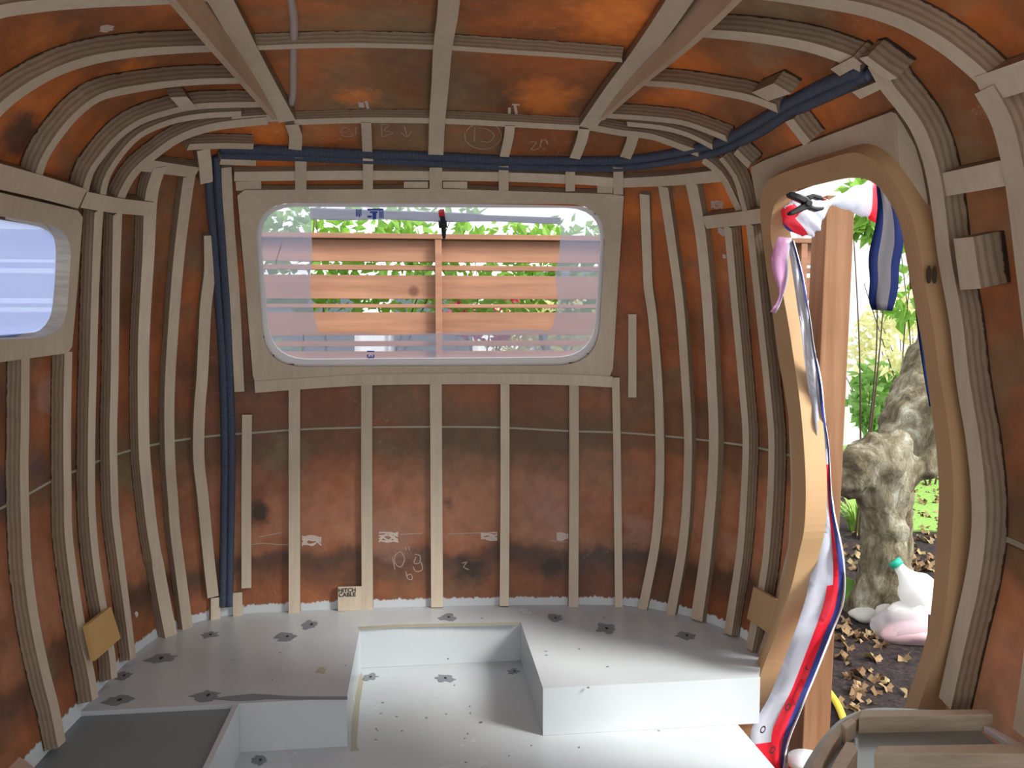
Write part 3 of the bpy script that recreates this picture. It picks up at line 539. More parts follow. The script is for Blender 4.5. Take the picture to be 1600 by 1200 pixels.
# longitudinal beams
R([(704,-40),(700,20),(692,74),(688,130),(683,190),(681,242)], 'centre roof rib running lengthwise to the conduits', G4, .044, .034, name='roof_rib')
def beam(face, edge, w, label):
    root = empty('roof_beam', (0, 0, 0), label, 'beam', 'lengthwise roof beams'); 
    a = rib(face, w, .034, 'beam_rib'); q = pxline(face, 14); P = onhull(q, .034)
    root.location = P.mean(0); adopt(a, root)
    sgn = -1 if P[0][0] < XC else 1
    Q = pxline(edge, 14); Q = resample_open(Q, len(P)); T = []; 
    for p, e in zip(P, Q):
        X = p[0]+sgn*w/2; T.append((atX(e[0], e[1], X), X))
    up = []; 
    for (b, X) in T:
        lo, hi = b[2], b[2]+.6
        for _ in range(24):
            m_ = (lo+hi)/2
            if HF(np.array([X, b[1], m_])) < 1: lo = m_
            else: hi = m_
        up.append(np.array([X, b[1], lo-.0]))
    n = len(T); th_ = .016*sgn; bot = np.array([b for b, _ in T]); up = np.array(up); d = np.array([th_, 0, 0])
    V = np.vstack([bot, up, up+d, bot+d]); F = []
    for i in range(n-1):
        for s, e in ((0, 1), (1, 2), (2, 3), (3, 0)): F.append((s*n+i, s*n+i+1, e*n+i+1, e*n+i))
    F += [(0, n, 2*n, 3*n), (n-1, 2*n-1, 3*n-1, 4*n-1)]
    o = mesh('side_board', V, F, ['board']); adopt(setbase(o), root); o['label'] = 'browner tapering board'; return root
def resample_open(P, n):
    P = np.asarray(P, float); L = np.concatenate([[0], np.cumsum(np.linalg.norm(np.diff(P, axis=0), axis=1))]); t = np.linspace(0, L[-1], n); return np.stack([np.interp(t, L, P[:, k]) for k in range(2)], 1)
M['board'] = wood('veneer_board', (.56, .44, .31), (.64, .51, .37), (1, .1, 1), 50)
beam([(320,-40),(344,0),(383,72),(415,130),(449,190)], [(246,-35),(275,0),(335,72),(385,130),(434,187)], .047, 'left lengthwise roof beam with a deep tapering board on its outer side')
beam([(1085,-40),(1062,0),(1003,85),(960,140),(917,200)], [(1180,-35),(1145,0),(1073,70),(1000,130),(935,188)], .047, 'right lengthwise roof beam with a deep tapering board on its outer side')

# ---------------------------------------------------------------- plates
def plate(quad, t, label, mt, name='hardboard_plate', th=.012):
    return tag(patch(quad, t, name, (mt, mt), t2=th), label, 'plate')
plate([(137,977),(173,948),(188,997),(150,1032)], .058, 'orange-tan plate tacked across the narrow rib on the left wall', 'mdf2')
plate([(1178,917),(1215,939),(1201,990),(1167,966)], .054, 'tan plate tacked across the rib left of the doorway', 'mdf')
hp = tag(patch([(528,917),(565,916),(565,954),(528,955)], .026, 'plywood_plate'), 'small plywood square with handwritten lettering at the foot of a rear rib', 'plate')
cu = bpy.data.curves.new('t', 'FONT')
def text(body, px, py, hgt, t, mt, rot=0, parent=None, name='lettering', sx=1.):
    cu = bpy.data.curves.new(name, 'FONT'); cu.body = body; cu.size = 1; cu.extrude = .01; cu.align_x = 'CENTER'; cu.align_y = 'CENTER'; cu.space_line = .8; cu.offset = .022
    o = bpy.data.objects.new(name, cu); COL.objects.link(o); bpy.context.view_layer.update(); dg = bpy.context.evaluated_depsgraph_get(); me = bpy.data.meshes.new_from_object(o.evaluated_get(dg)); bpy.data.objects.remove(o)
    n_ = bpy.data.objects.new(name, me); me.materials.clear(); me.materials.append(M[mt]); link(n_)
    P = onhull([(px, py)], t)[0]; N = -HN(P[None])[0]; up = np.array([0, 0, 1.])-N*N[2]; up /= np.linalg.norm(up); rt = np.cross(up, N)
    c, s = math.cos(rot), math.sin(rot); x = rt*c+up*s; y = -rt*s+up*c
    n_.matrix_world = Matrix(((x[0]*hgt*sx, y[0]*hgt, N[0]*.01, P[0]), (x[1]*hgt*sx, y[1]*hgt, N[1]*.01, P[1]), (x[2]*hgt*sx, y[2]*hgt, N[2]*.01, P[2]), (0, 0, 0, 1)))
    if parent:
        mw = n_.matrix_world.copy(); n_.parent = parent; n_.matrix_parent_inverse = Matrix.Translation(-Vector(parent.location))
    return n_
text('HITCH\nCABLE', 542.5, 926, .0185, .028, 'ink', parent=hp, sx=1.05)['label'] = 'handwritten black lettering HITCH CABLE'

# ---------------------------------------------------------------- conduits and cable
def conduit(pts, label, r=.0135, t=.018, grp='blue corrugated conduits'):
    P = onhull(pxline(pts, 14), t); P = catmull(P, .02); return tag(setbase(tube('corrugated_conduit', P, r, 'conduit', seg=12)), label, 'conduit', grp)
conduit(r=.012, t=.016, pts=[(326,246),(327,300),(334,375),(341,470),(347,555),(351,700),(350,800),(348,948)], label='left of the two upright blue conduits beside the rear window')
conduit(r=.012, t=.016, pts=[(339,246),(341,300),(347,375),(353,470),(357,555),(362,700),(361,800),(358,948)], label='right of the two upright blue conduits beside the rear window')
conduit([(344,231),(400,233),(587,241),(681,244),(775,249),(900,251),(987,249),(1066,236),(1128,220),(1191,186),(1225,165),(1287,133),(1348,107)], 'upper blue conduit running across the roof toward the doorway')
conduit([(344,243),(400,243),(587,250),(681,254),(775,259),(900,262),(987,260),(1066,248),(1128,234),(1191,203),(1225,181),(1294,148),(1362,117)], 'lower blue conduit running across the roof toward the doorway')
P = onhull(pxline([(450,-30),(459,31),(458,94),(458,141),(455,162)], 14), .012); tag(setbase(tube('ceiling_cable', catmull(P, .02), .009, 'cable')), 'thick grey cable hanging along the roof beside the left beam', 'cable')

# ---------------------------------------------------------------- marks on the shell
def seth(o, lb): o['label'] = lb; return o
seth(strokes('chalk_marks', [[(548,203),(537,199),(532,206),(537,213),(552,212)],[(556,198),(556,211)],[(596,194),(597,214)],[(596,194),(608,196),(600,203),(614,207),(598,214)],[(632,198),(636,213)],[(627,207),(636,214),(643,205)],[(742,199),(741,222)],[(748,200),(762,202),(772,212),(764,222),(750,220)],[(728,205),(738,196),(760,192),(778,200),(783,214),(776,226),(760,233),(740,230),(728,220),(726,208)],[(828,222),(838,222),(830,234),(842,232)],[(846,217),(844,230)],[(846,222),(852,218),(856,226)]], .003, 'chalk', ceiling), 'pale chalk scribbles')
seth(strokes('primer_marks', [[(562,160),(563,168)],[(566,160),(567,168)],[(572,158),(575,170)],[(796,168),(796,178)],[(804,162),(807,178)],[(800,163),(812,164)]], .008, 'chalk2', ceiling), 'white primer dabs')
seth(strokes('chalk_marks', [[(617,868),(625,862),(632,872),(626,886),(617,880),(617,868)],[(613,870),(617,890)],[(634,855),(635,860)],[(638,854),(640,860)],[(648,866),(656,868),(655,880),(647,880),(650,870)],[(658,878),(660,890),(650,893),(645,885)],[(634,893),(638,905),(644,905),(642,897),(634,900)],[(722,880),(730,878),(724,886),(733,890)],[(1117,318),(1126,316),(1130,322)]], .003, 'chalk', wall_back), 'pale chalk scribbles')
for x, y, rx, ry in [(487,845,15,9),(607,840,15,9),(764,838,13,7),(879,838,9,7)]:
    L = [[(x-rx, y+random.uniform(-ry, ry)*.9), (x, y+random.uniform(-ry, ry)*.9), (x+rx, y+random.uniform(-ry, ry)*.9)] for _ in range(9)]
    seth(strokes('primer_patch', L, .0045, 'chalk2', wall_back), 'scratched white primer patch')
for cx_, cy_, rx_, ry_, pr_ in [(1120,320,9,6,wall_right),(167,45,10,5,ceiling),(1127,362,5,6,wall_right)]:
    seth(strokes('primer_patch', [[(cx_-rx_, cy_+random.uniform(-ry_, ry_)), (cx_, cy_+random.uniform(-ry_, ry_)), (cx_+rx_, cy_+random.uniform(-ry_, ry_))] for _ in range(7)], .006, 'chalk2', pr_), 'scraped pale patch')
for L in [[(392,851),(410,849),(440,851),(455,850)],[(625,835),(660,833)],[(700,834),(770,832)],[(860,845),(905,848)],[(405,839),(440,832)]]:
    seth(strokes('chalk_line', [L], .003, 'chalk', wall_back), 'faint chalk line')
# foam squeezed out beside ribs
for x, y in [(1534,560),(1538,585),(1541,605),(1560,800),(1558,825),(1552,850),(1517,458),(1524,470),(1165,640),(123,730),(165,716),(18,745),(14,790),(20,860),(213,960),(1180,690),(1222,708),(1132,400),(86,700),(85,720),(128,640),(253,700),(1548,890),(130,560)]:
    p = onhull([(x, y)], .004)[0]; bm = bmesh.new(); bmesh.ops.create_icosphere(bm, subdivisions=1, radius=.006)
    for v in bm.verts: v.co *= random.uniform(.6, 1.25); v.co.z *= 1.9
    me = bpy.data.meshes.new('foam_dab'); bm.to_mesh(me); bm.free(); me.materials.append(M['caulk']); par = wall_left if x < 260 else wall_right if x > 1225 else wall_back
    o = bpy.data.objects.new('foam_dab', me); o.location = p; link(o, par)

# ---------------------------------------------------------------- film over the windows
def sheet(name, outer, inner, t, mt, n=160):
    A, B = radial_match(outer, inner, n); PA, PB = onhull(A, t), onhull(B, t); V = list(PA)+list((PA+PB)/2)+list(PB)
    return mesh(name, V, [(s*n+i, s*n+(i+1) % n, (s+1)*n+(i+1) % n, (s+1)*n+i) for s in (0, 1) for i in range(n)], mt, smooth=True)
hole = [(486,341),(560,338),(690,346),(800,347),(876,350),(874,400),(867,425),(871,470),(866,500),(862,516),(815,514),(760,518),(690,520),(600,523),(560,520),(497,522),(489,480),(484,450),(488,400)]
fs = empty('plastic_sheet', onhull([(680,450)], -.02)[0], 'milky plastic sheet over the rear window with a rectangular flap cut open', 'plastic sheet')
adopt(sheet('film', win_open, hole, -.024, 'film'), fs)
def flap(parent):
    V = []; n = 30; k = 8
    for i in range(n+1):
        x = 485+(876-485)*i/n; yt = 325+(i/n)*13+(2 if i > 20 else 0); yb = 342+math.sin(i*.5)*1.2+(i/n)*7
        for j in range(k):
            a = 2*math.pi*j/k; c = onhull([(x, (yt+yb)/2)], -.014)[0]; h = (yb-yt)/2*.0021
            V.append(c+np.array([0, math.cos(a)*.009, math.sin(a)*h]))
    F = [(i*k+j, i*k+(j+1) % k, (i+1)*k+(j+1) % k, (i+1)*k+j) for i in range(n) for j in range(k)]; return adopt(mesh('rolled_flap', V, F, 'wrap', smooth=True), parent)
rf = flap(fs); rf['label'] = 'rolled up white flap with blue print'
def decal(parent, rects, mt, name, t=.004):
    V = []; F = []
    for (x0, y0, x1, y1) in rects:
        b = len(V); V += list(onhull([(x0, y0), (x1, y0), (x1, y1), (x0, y1)], t)); F.append((b, b+1, b+2, b+3))
    return adopt(mesh(name, V, F, mt), parent)
random.seed(3)
decal(fs, [(556+k*2.4, 326+random.uniform(0, 2), 557.6+k*2.4, 340-random.uniform(0, 3)) for k in range(4)]+[(574, 326, 599, 329), (578, 330, 590, 333), (582, 333, 588, 343)]+[(592+k*2, 327+random.uniform(0, 3), 593.4+k*2, 342-random.uniform(0, 3)) for k in range(4)]+[(574, 337, 581, 340)], 'blueink', 'blue_print', .0005)
decal(fs, [(0,0,0,0)], 'white', 'x') if False else None
V_ = onhull([(440,378),(441.5,378),(431,411),(429.8,411)], -.0225); adopt(mesh('streak', V_, [(0, 1, 2, 3)], 'white'), fs)['label'] = 'thin white slit'  # narrow white quad laid on the film
t13 = text('13', 578.5, 553, .034, -.020, 'ink', rot=-math.pi/2, name='mark'); t13.parent = fs; t13.matrix_parent_inverse = Matrix.Translation(-Vector(fs.location)); t13['label'] = 'dark blue mark reading 13'
t13.data.materials.clear(); t13.data.materials.append(M['blueink'])
ps = tag(setbase(mesh('plastic_sheet', list(onhull(left_open, -.011)), [tuple(range(len(left_open)))], 'film2')), 'frosted bluish plastic sheet closing the left side window', 'plastic sheet')

# clips
ck = empty('spring_clip', onhull([(691,355)], -.004)[0], 'black clip with a red tip gripping the rolled flap of the rear window sheet', 'clip')
def clip_part(name, poly, t, th, mt):
    P = onhull(poly, t); N = HN(P.mean(0)[None])[0]; o = prism(name, P, N*th, mt, bevel=.0015); return adopt(o, ck)
clip_part('red_tip', [(685,333),(694,331),(695,338),(686,340)], .012, .02, 'red'); clip_part('handle', [(687,338),(695,338),(697,352),(697,366),(696,373),(692,374),(690,366),(689,352)], .014, .022, 'black')
clip_part('hinge', [(685,350),(698,349),(699,356),(686,357)], .018, .026, 'black')
YD = 1.93
dc = empty('spring_clamp', atY(1266,316,YD), 'large black spring clamp pinching the rolled plastic at the doorway top', 'clamp')
def clampp(name, poly, th, mt, off=0.): P = np.array([atY(x, y, YD-.012+off) for x, y in poly]); return adopt(prism(name, P, (0, th, 0), mt, bevel=.003), dc)
clampp('handle', [(1233,301),(1238,299),(1262,307),(1268,314),(1262,319),(1235,307)], .022, 'black')
clampp('handle', [(1235,331),(1260,316),(1268,319),(1267,325),(1240,336),(1235,335)], .022, 'black')
clampp('jaw', [(1260,306),(1272,302),(1284,305),(1290,311),(1281,312),(1273,309),(1266,314)], .02, 'black', .001)
clampp('jaw', [(1262,322),(1268,327),(1278,330),(1287,328),(1290,323),(1280,323),(1272,322),(1266,316)], .02, 'black', .001)
clampp('pivot', [(1262+5.5*math.cos(a)+3, 317+5.5*math.sin(a)) for a in np.linspace(0, 6.28, 13)[:-1]], .03, 'black', -.004)
clampp('pad', [(1286,308),(1292,310),(1292,313),(1286,312)], .016, 'red', .002)

# ---------------------------------------------------------------- plastic at the doorway
dw = empty('door_curtain', atY(1250,330,2.08), 'white plastic curtain with red and navy edging, tied up along the doorway', 'curtain')
def loft(name, rows, mats, fmf, Y, amp=.010, seg=22, seed=1):
    rg = np.random.default_rng(seed); V = []; n = len(rows)
    for i, (x, y, rx, ry, tilt) in enumerate(rows):
        c = atY(x, y, Y); sc = 2.2/FPX*Y/2.1
        for k in range(seg):
            a = 2*math.pi*k/seg; f = 1+.10*math.sin(3*a+i*.7+seed)+.05*rg.uniform(-1, 1)
            u = rx*f*math.cos(a)*sc*.95; vv = ry*f*math.sin(a); ux = math.cos(tilt); uz = math.sin(tilt)
            V.append(c+np.array([vv*-uz*sc*.95, u*.55, vv*ux*sc*.95]))
    F = []; fm = []
    for i in range(n-1):
        for k in range(seg): F.append((i*seg+k, i*seg+(k+1) % seg, (i+1)*seg+(k+1) % seg, (i+1)*seg+k)); fm.append(fmf(i/(n-1), k/seg))
    o = mesh(name, V, F, mats, fm=fm, smooth=True); adopt(o, dw); return o
def densify(rows, k=6):
    r = np.array(rows, float); return catmull(r, 1e9) if False else np.array([[np.interp(t, np.arange(len(r)), r[:, j]) for j in range(r.shape[1])] for t in np.linspace(0, len(r)-1, k*(len(r)-1)+1)])
lob = densify([(1297,317,10,4,.2),(1288,321,12,12,.3),(1275,327,20,24,.45),(1262,335,24,33,.6),(1250,343,22,34,.7),(1240,350,16,28,.8),(1232,356,8,14,.9),(1229,358,2,3,.9)])
loft('tied_roll', lob, ['wrap', 'wrapred', 'wrapblue'], lambda s, a: 2 if s > .86 else (1 if (s > .66) or (s > .5 and .3 < a < .45) else 0), 2.02, seed=2)['label'] = 'bulging tied roll, red and blue at its end'
loft('flared_roll', densify([(1290,317,6,3,0),(1304,315,8,7,0),(1322,312,12,15,-.05),(1340,311,14,23,-.05),(1356,312,15,30,-.05),(1374,314,14,34,0)]), ['wrap', 'wrapred'], lambda s, a: 1 if s > .80 and .05 < a < .95 else 0, 2.02, seed=5)['label'] = 'flaring white roll with a red end'
def strip(name, L, Rr, Y, bands, wob=.012, thk=.0015, sol=True, zf=None):
    L = pxline(L, 12); n = len(L); Rr = resample_open(pxline(Rr, 12), n); L = resample_open(L, n); us = sorted(set([0, 1]+[b[0] for b in bands]+[.2, .5])); V = []
    for i in range(n):
        for j, u in enumerate(us):
            q = L[i]*(1-u)+Rr[i]*u; yy = (Y(i/(n-1)) if callable(Y) else Y)+wob*math.sin(j*2.1+i*.35)+wob*.5*math.sin(i*.9+j)
            V.append(atY(q[0], q[1], yy))
    m_ = len(us); F = []; fm = []
    for i in range(n-1):
        for j in range(m_-1):
            F.append((i*m_+j, i*m_+j+1, (i+1)*m_+j+1, (i+1)*m_+j)); u = (us[j]+us[j+1])/2; mi = 0
            for k, bnd in enumerate(bands):
                if bnd[0] <= u: mi = bnd[1]
            if callable(mi): mi = mi(i/(n-1))
            fm.append(mi)
    o = mesh(name, V, F, ['wrap', 'wrapred', 'wrapblue', 'pink', 'white', 'zipblue', 'zipgrey'], fm=fm, smooth=True)
    md = o.modifiers.new('thick', 'SOLIDIFY'); md.thickness = thk; return o
cL = [(1230,372),(1238,420),(1243,453),(1252,520),(1260,587),(1267,640),(1273,690),(1277,740),(1278,790),(1276,830),(1271,873),(1260,930),(1246,975),(1231,1015),(1206,1081),(1172,1150),(1188,1185),(1205,1215)]
cR = [(1240,376),(1252,420),(1260,460),(1267,500),(1272,537),(1284,600),(1288,647),(1295,690),(1299,753),(1303,797),(1316,857),(1321,900),(1318,944),(1300,991),(1275,1053),(1250,1116),(1232,1162),(1222,1212)]
o = strip('hanging_panel', cL, cR, lambda q: float(np.interp(q, [0, .45, .72, .82, 1], [2.01, 2.02, 2.04, 2.12, 2.13])), [(0, lambda s: 0 if s < .93 else 1), (.50, lambda s: 1 if s > .62 else 0), (.66, lambda s: 1 if s > .40 else 0), (.80, lambda s: 2), (.95, 4)])
adopt(o, dw); o['label'] = 'long hanging panel edged red and navy'
for k_, (x, y) in enumerate([(1263,1041),(1231,1105),(1192,1140),(1207,1172),(1288,985),(1282,942)]):
    ro = 6 if k_ < 4 else 3; pts_ = [(x+f*.7*math.cos(a)-f*.3*math.sin(a), y+f*math.sin(a)) for f in (ro, ro*.62) for a in np.linspace(0, 2*math.pi, 13)[:-1]]
    adopt(mesh('printed_mark', [atY(a, b, 2.095) for a, b in pts_], [(i, (i+1) % 12, 12+(i+1) % 12, 12+i) for i in range(12)], 'ink'), dw)
o = strip('ribbon', [(1216,370),(1206,400),(1209,430),(1216,447),(1217,465),(1203,487)], [(1236,372),(1232,400),(1233,425),(1228,450),(1219,475),(1212,489)], 2.0, [(0, 3), (.2, 3), (.85, 0)], .006); adopt(o, dw); o['label'] = 'pink ribbon end'
o = strip('zip_strip', [(1369,290),(1371,320),(1368,350),(1357,400),(1359,440),(1357,470),(1362,484)], [(1388,290),(1400,320),(1408,350),(1411,385),(1405,410),(1403,450),(1399,470),(1394,486)], 1.78, [(0, 5), (.28, 6), (.5, 6), (.72, 5)], .003)
tag(setbase(o), 'grey and navy zip strip hanging in the upper right of the doorway', 'strip')
o = strip('tape_strip', [(1426,440),(1434,520),(1444,590),(1452,635)], [(1445,440),(1452,520),(1460,590),(1466,635)], 1.62, [(0, 5)], .002); tag(setbase(o), 'narrow blue strip hanging behind the near door jamb', 'strip')

# ---------------------------------------------------------------- removed panel lying at the lower right
ZD = .40
bb = tag(box('support_box', (.70, .35, 0), (.93, 1.22, ZD-.05), 'floor'), 'grey painted box under the removed panel at the lower right', 'box'); setbase(bb)
rp = empty('removed_door', (.85, 1.25, ZD-.05), 'removed door panel lying flat at the lower right, grey-green with plywood battens', 'door panel')
oc = [(1500,1112),(1420,1107),(1367,1106),(1344,1110),(1312,1125),(1287,1150),(1269,1175),(1256,1197),(1240,1240),(1225,1300)]
P = [atZ(x, y, ZD-.03) for x, y in oc]; P = list(catmull(P, .02)); far = P[0]
poly = [np.array([.995, P[0][1], ZD-.03])]+P+[np.array([P[-1][0], .75, ZD-.03]), np.array([.93, .75, ZD-.03])]
adopt(prism('skin', poly, (0, 0, -.02), 'skin'), rp)
def slab(name, px, z, h, mt=('ply', 'edge_lit')):
    P = np.array([atZ(x, y, z) for x, y in px]); n = len(P); V = np.vstack([P, P-[0, 0, h]]); F = [tuple(range(n)), tuple(range(2*n-1, n-1, -1))]+[(i, (i+1) % n, n+(i+1) % n, n+i) for i in range(n)]
    return adopt(mesh(name, V, F, mt, fm=[0, 1]+[1]*n, attrs={'lay': [1.]*n+[0.]*n}, bevel=.0015), rp)
slab('batten', [(1345,1109),(1544,1108),(1552,1116),(1342,1120)], ZD, .032)
slab('batten', [(1372,1165),(1680,1160),(1680,1178),(1366,1177)], ZD-.005, .03)
slab('edge_strip', [(1537,1134),(1550,1136),(1610,1168),(1590,1170)], ZD-.018, .012, ('white', 'white'))
rr_ = [(1346,1109),(1338,1114),(1318,1125),(1300,1142),(1284,1163),(1270,1188),(1262,1215)]; ri = [(1344,1122),(1340,1124),(1329,1131),(1314,1147),(1300,1167),(1287,1192),(1280,1218)]
slab('curved_rim', rr_+ri[::-1], ZD-.012, .02, ('edge_lit', 'edge_lit'))
slab('batten', [(1322,1158),(1334,1160),(1340,1172),(1313,1215),(1290,1215),(1306,1185)], ZD, .03)
slab('batten', [(1314,1130),(1330,1121),(1338,1127),(1322,1139)], ZD+.002, .03)

oc_ = prism('plywood_offcut', [atZ(x, y, .165) for x, y in [(-60,1185),(0,1179),(25,1178),(52,1196),(60,1215),(-60,1240)]], (0, 0, -.045), 'ply', bevel=.002)
tag(setbase(oc_), 'plywood offcut lying in the bottom left corner of the photo', 'offcut')
# ---------------------------------------------------------------- outside: ground and planting
GZ = -.45
tag(prism('ground', [(-9, -6, GZ), (14, -6, GZ), (14, 16, GZ), (-9, 16, GZ)], (0, 0, -.05), 'mulch'), kind='structure')
M['bounce_paving'] = mat('pale_bounce_slab', (.62, .60, .56), .85, .2, lambda nt, b: nt.links.new(ramp(nt, noise(nt, 6, 6).outputs[0], [(.3, (.55, .53, .49)), (.7, (.68, .66, .62))]).outputs[0], b.inputs['Base Color']))
tag(prism('added_paving', [(-6, -6, GZ+.012), (8, -6, GZ+.012), (8, -.7, GZ+.012), (-6, -.7, GZ+.012)], (0, 0, -.02), 'bounce_paving'), kind='structure')  # unseen pale slab added behind the camera to bounce sun up to the roof
tag(prism('trim_3', [(3.2, 5.7, GZ+.012), (6.0, 5.2, GZ+.012), (9, 9, GZ+.012), (5.5, 10.5, GZ+.012)], (0, 0, -.02), 'lawn'), kind='structure')
pz = empty('cedar_post', (1.27, 2.36, GZ), 'square timber post just outside the doorway', 'post')
tR = atY(1335, 340, 2.31); bR = atY(1299, 1100, 2.31); dz_ = (tR[0]-bR[0])/(tR[2]-bR[2]); V_ = []
for z_ in (GZ, 1.46):
    xr = tR[0]+dz_*(z_-tR[2]); V_ += [(xr-.086, 2.31, z_), (xr, 2.31, z_), (xr, 2.398, z_), (xr-.086, 2.398, z_)]
adopt(mesh('post_shaft', V_, [(0, 1, 2, 3), (4, 5, 6, 7), (0, 1, 5, 4), (1, 2, 6, 5), (2, 3, 7, 6), (3, 0, 4, 7)], 'post', bevel=.003), pz)
# slatted fence behind the trailer
YFc = 4.6
fe = empty('slat_fence', (0, YFc, GZ), 'horizontal cedar slat fence outside the rear window', 'fence')
def fb(name, ya, yb, th=.02, off=0., x0=-3.2, x1=2.35):
    a = atY(600, ya, YFc)[2]; b = atY(600, yb, YFc)[2]; return adopt(box(name, (x0, YFc+off, b), (x1, YFc+off+th, a), 'cedar', bevel=.002), fe)
fb('top_rail', 366, 374, .09, -.05)
for ya, yb in [(375,409),(414,422),(430,467),(475,481),(488,524),(533,541),(549,585),(595,602),(610,650),(660,700),(710,750),(760,800)]: fb('slat', ya, yb, .02 if yb-ya > 20 else .04)
for xp in (685, 1250, 120):
    x = atY(xp, 450, YFc)[0]; adopt(box('fence_post', (x-.018, YFc-.045, GZ), (x+.018, YFc, atY(xp, 374, YFc)[2]), 'cedar', bevel=.002), fe)
def leafmesh(name, n, boxlo, boxhi, size, mt, seed=0, parent=None, shape='box', stretch=1.8):
    rg = np.random.default_rng(seed); lo, hi = np.array(boxlo, float), np.array(boxhi, float); V = []; F = []
    C = (lo+hi)/2; H = (hi-lo)/2
    for i in range(n):
        p = rg.uniform(-1, 1, 3)
        if shape == 'ball': p = p/np.linalg.norm(p)*rg.uniform(.45, 1)**.5
        p = C+p*H; d = rg.normal(size=3); d[2] -= .3; d /= np.linalg.norm(d); e = np.cross(d, rg.normal(size=3)); e /= np.linalg.norm(e); nn = np.cross(d, e); s = size*rg.uniform(.6, 1.3); b = len(V)
        V += [p, p+d*s*.35*stretch*.6+e*s*.32+nn*s*.08, p+d*s*stretch*.6, p+d*s*.35*stretch*.6-e*s*.32+nn*s*.08, p+d*s*.35*stretch*.6]
        F += [(b, b+1, b+4), (b+1, b+2, b+4), (b+2, b+3, b+4), (b+3, b, b+4)]
    return mesh(name, V, F, mt, parent)
def shrub(name, lo, hi, n, size, mt, label, seed, stems=5, cat='shrub', group=None, shape='ball'):
    c = [(lo[0]+hi[0])/2, (lo[1]+hi[1])/2]; r = empty(name, (c[0], c[1], GZ), label, cat, group); adopt(leafmesh('foliage', n, lo, hi, size, mt, seed, shape=shape), r)
    rg = random.Random(seed)
    for k in range(stems):
        a = np.array([c[0]+rg.uniform(-.05, .05), c[1]+rg.uniform(-.05, .05), GZ]); b = np.array([rg.uniform(lo[0], hi[0]), rg.uniform(lo[1], hi[1]), hi[2]-.1*(hi[2]-lo[2])]); m_ = (a+b)/2+np.array([rg.uniform(-.1, .1), 0, .1])
        adopt(tube('stem', catmull([a, m_, b], .1), [.009, .003], 'stemd', seg=6), r)
    return r
shrub('climbing_shrub', (-1.6, YFc+.15, 1.15), (.35, YFc+.7, 1.78), 1500, .085, 'leafg', 'bright green leafy shrub topping the left half of the slat fence', 11, shape='box')
shrub('climbing_shrub', (.35, YFc+.2, 1.1), (2.0, YFc+.75, 1.70), 1300, .08, 'leafg', 'bright green leafy shrub topping the right half of the slat fence', 12, shape='box')
shrub('garden_shrub', (.45, YFc+1.0, .6), (1.6, YFc+1.7, 1.35), 1600, .07, 'leafy', 'yellow green bush glimpsed through the fence gaps', 13)
fr = shrub('flowering_shrub', (.15, YFc+.8, .95), (.75, YFc+1.2, 1.42), 500, .06, 'flower', 'pink flowering bush glimpsed through the fence gaps', 14)
shrub('garden_shrub', (-1.5, YFc+.7, .3), (-.5, YFc+1.3, .95), 900, .06, 'leafg', 'low green bush behind the left fence gaps', 15)
hs = empty('house', (-.2, YFc+4, GZ), 'white sided house beyond the slat fence', 'house')
adopt(box('wall', (-6, YFc+4, GZ), (3.2, YFc+4.2, 3.0), 'siding'), hs)
for x0, x1, z0, z1 in [(-1.9,-.65,.35,1.55),(-.25,.55,.4,1.55),(1.2,2.2,.5,1.6)]: 
    w_ = adopt(box('window', (x0, YFc+3.94, z0), (x1, YFc+4.0, z1), 'glass'), hs); f_ = box('window_frame', (x0-.06, YFc+3.97, z0-.06), (x1+.06, YFc+3.995, z1+.06), 'white'); adopt(f_, hs)
# garden seen through the doorway
gw = tag(box('garden_wall', (4.6, 9.6, GZ), (12, 9.8, 3.2), 'brick'), 'sunlit white brick wall at the back of the garden', 'wall'); setbase(gw)
def G(px, py, Y=None, z=GZ): return atZ(px, py, z)
tr = empty('gnarled_tree', G(1382,958), 'old gnarled tree with pale knotty bark outside the doorway', 'tree')
b0 = G(1382,958); YT = b0[1]
def TP(x, y, dy=0.): return atY(x, y, YT+dy)
def limb(pts, rad, seg=14, step=.05):
    P = catmull([TP(*p) for p in pts], step); n = len(P); R = np.interp(np.linspace(0, 1, n), np.linspace(0, 1, len(rad)), rad); return P, R
limbs = [limb([(1380,966),(1380,940),(1380,880),(1380,820),(1380,770),(1376,720),(1374,712)], [.20,.145,.125,.12,.12,.14,.13]),
         limb([(1378,722),(1355,722),(1338,735),(1326,748),(1308,745)], [.11,.12,.13,.12,.08]),
         limb([(1372,722),(1392,705),(1405,725)], [.12,.12,.08]),
         limb([(1395,735),(1420,740),(1445,728),(1475,700),(1500,640)], [.06,.065,.08,.11,.11]),
         limb([(1400,760,.1),(1418,690,.22),(1440,640,.3),(1462,590,.36),(1500,500,.4)], [.08,.17,.20,.19,.18]),
         limb([(1408,940,.25),(1408,850,.25),(1405,760,.2)], [.075,.07,.08]),
         limb([(1395,950),(1415,945),(1430,958)], [.12,.10,.05]), limb([(1370,950),(1350,958),(1340,966)], [.12,.08,.04])]
bm = bmesh.new()
for P, R in limbs:
    for p, r in zip(P, R):
        s = bmesh.ops.create_icosphere(bm, subdivisions=2, radius=r*random.uniform(.92, 1.06)); bmesh.ops.translate(bm, verts=s['verts'], vec=p)
me = bpy.data.meshes.new('trunk'); bm.to_mesh(me); bm.free(); me.materials.append(M['bark']); tk = bpy.data.objects.new('trunk', me); link(tk)
rm = tk.modifiers.new('remesh', 'REMESH'); rm.mode = 'VOXEL'; rm.voxel_size = .022; rm.use_smooth_shade = True
sm = tk.modifiers.new('smooth', 'SMOOTH'); sm.iterations = 4; sm.factor = .6
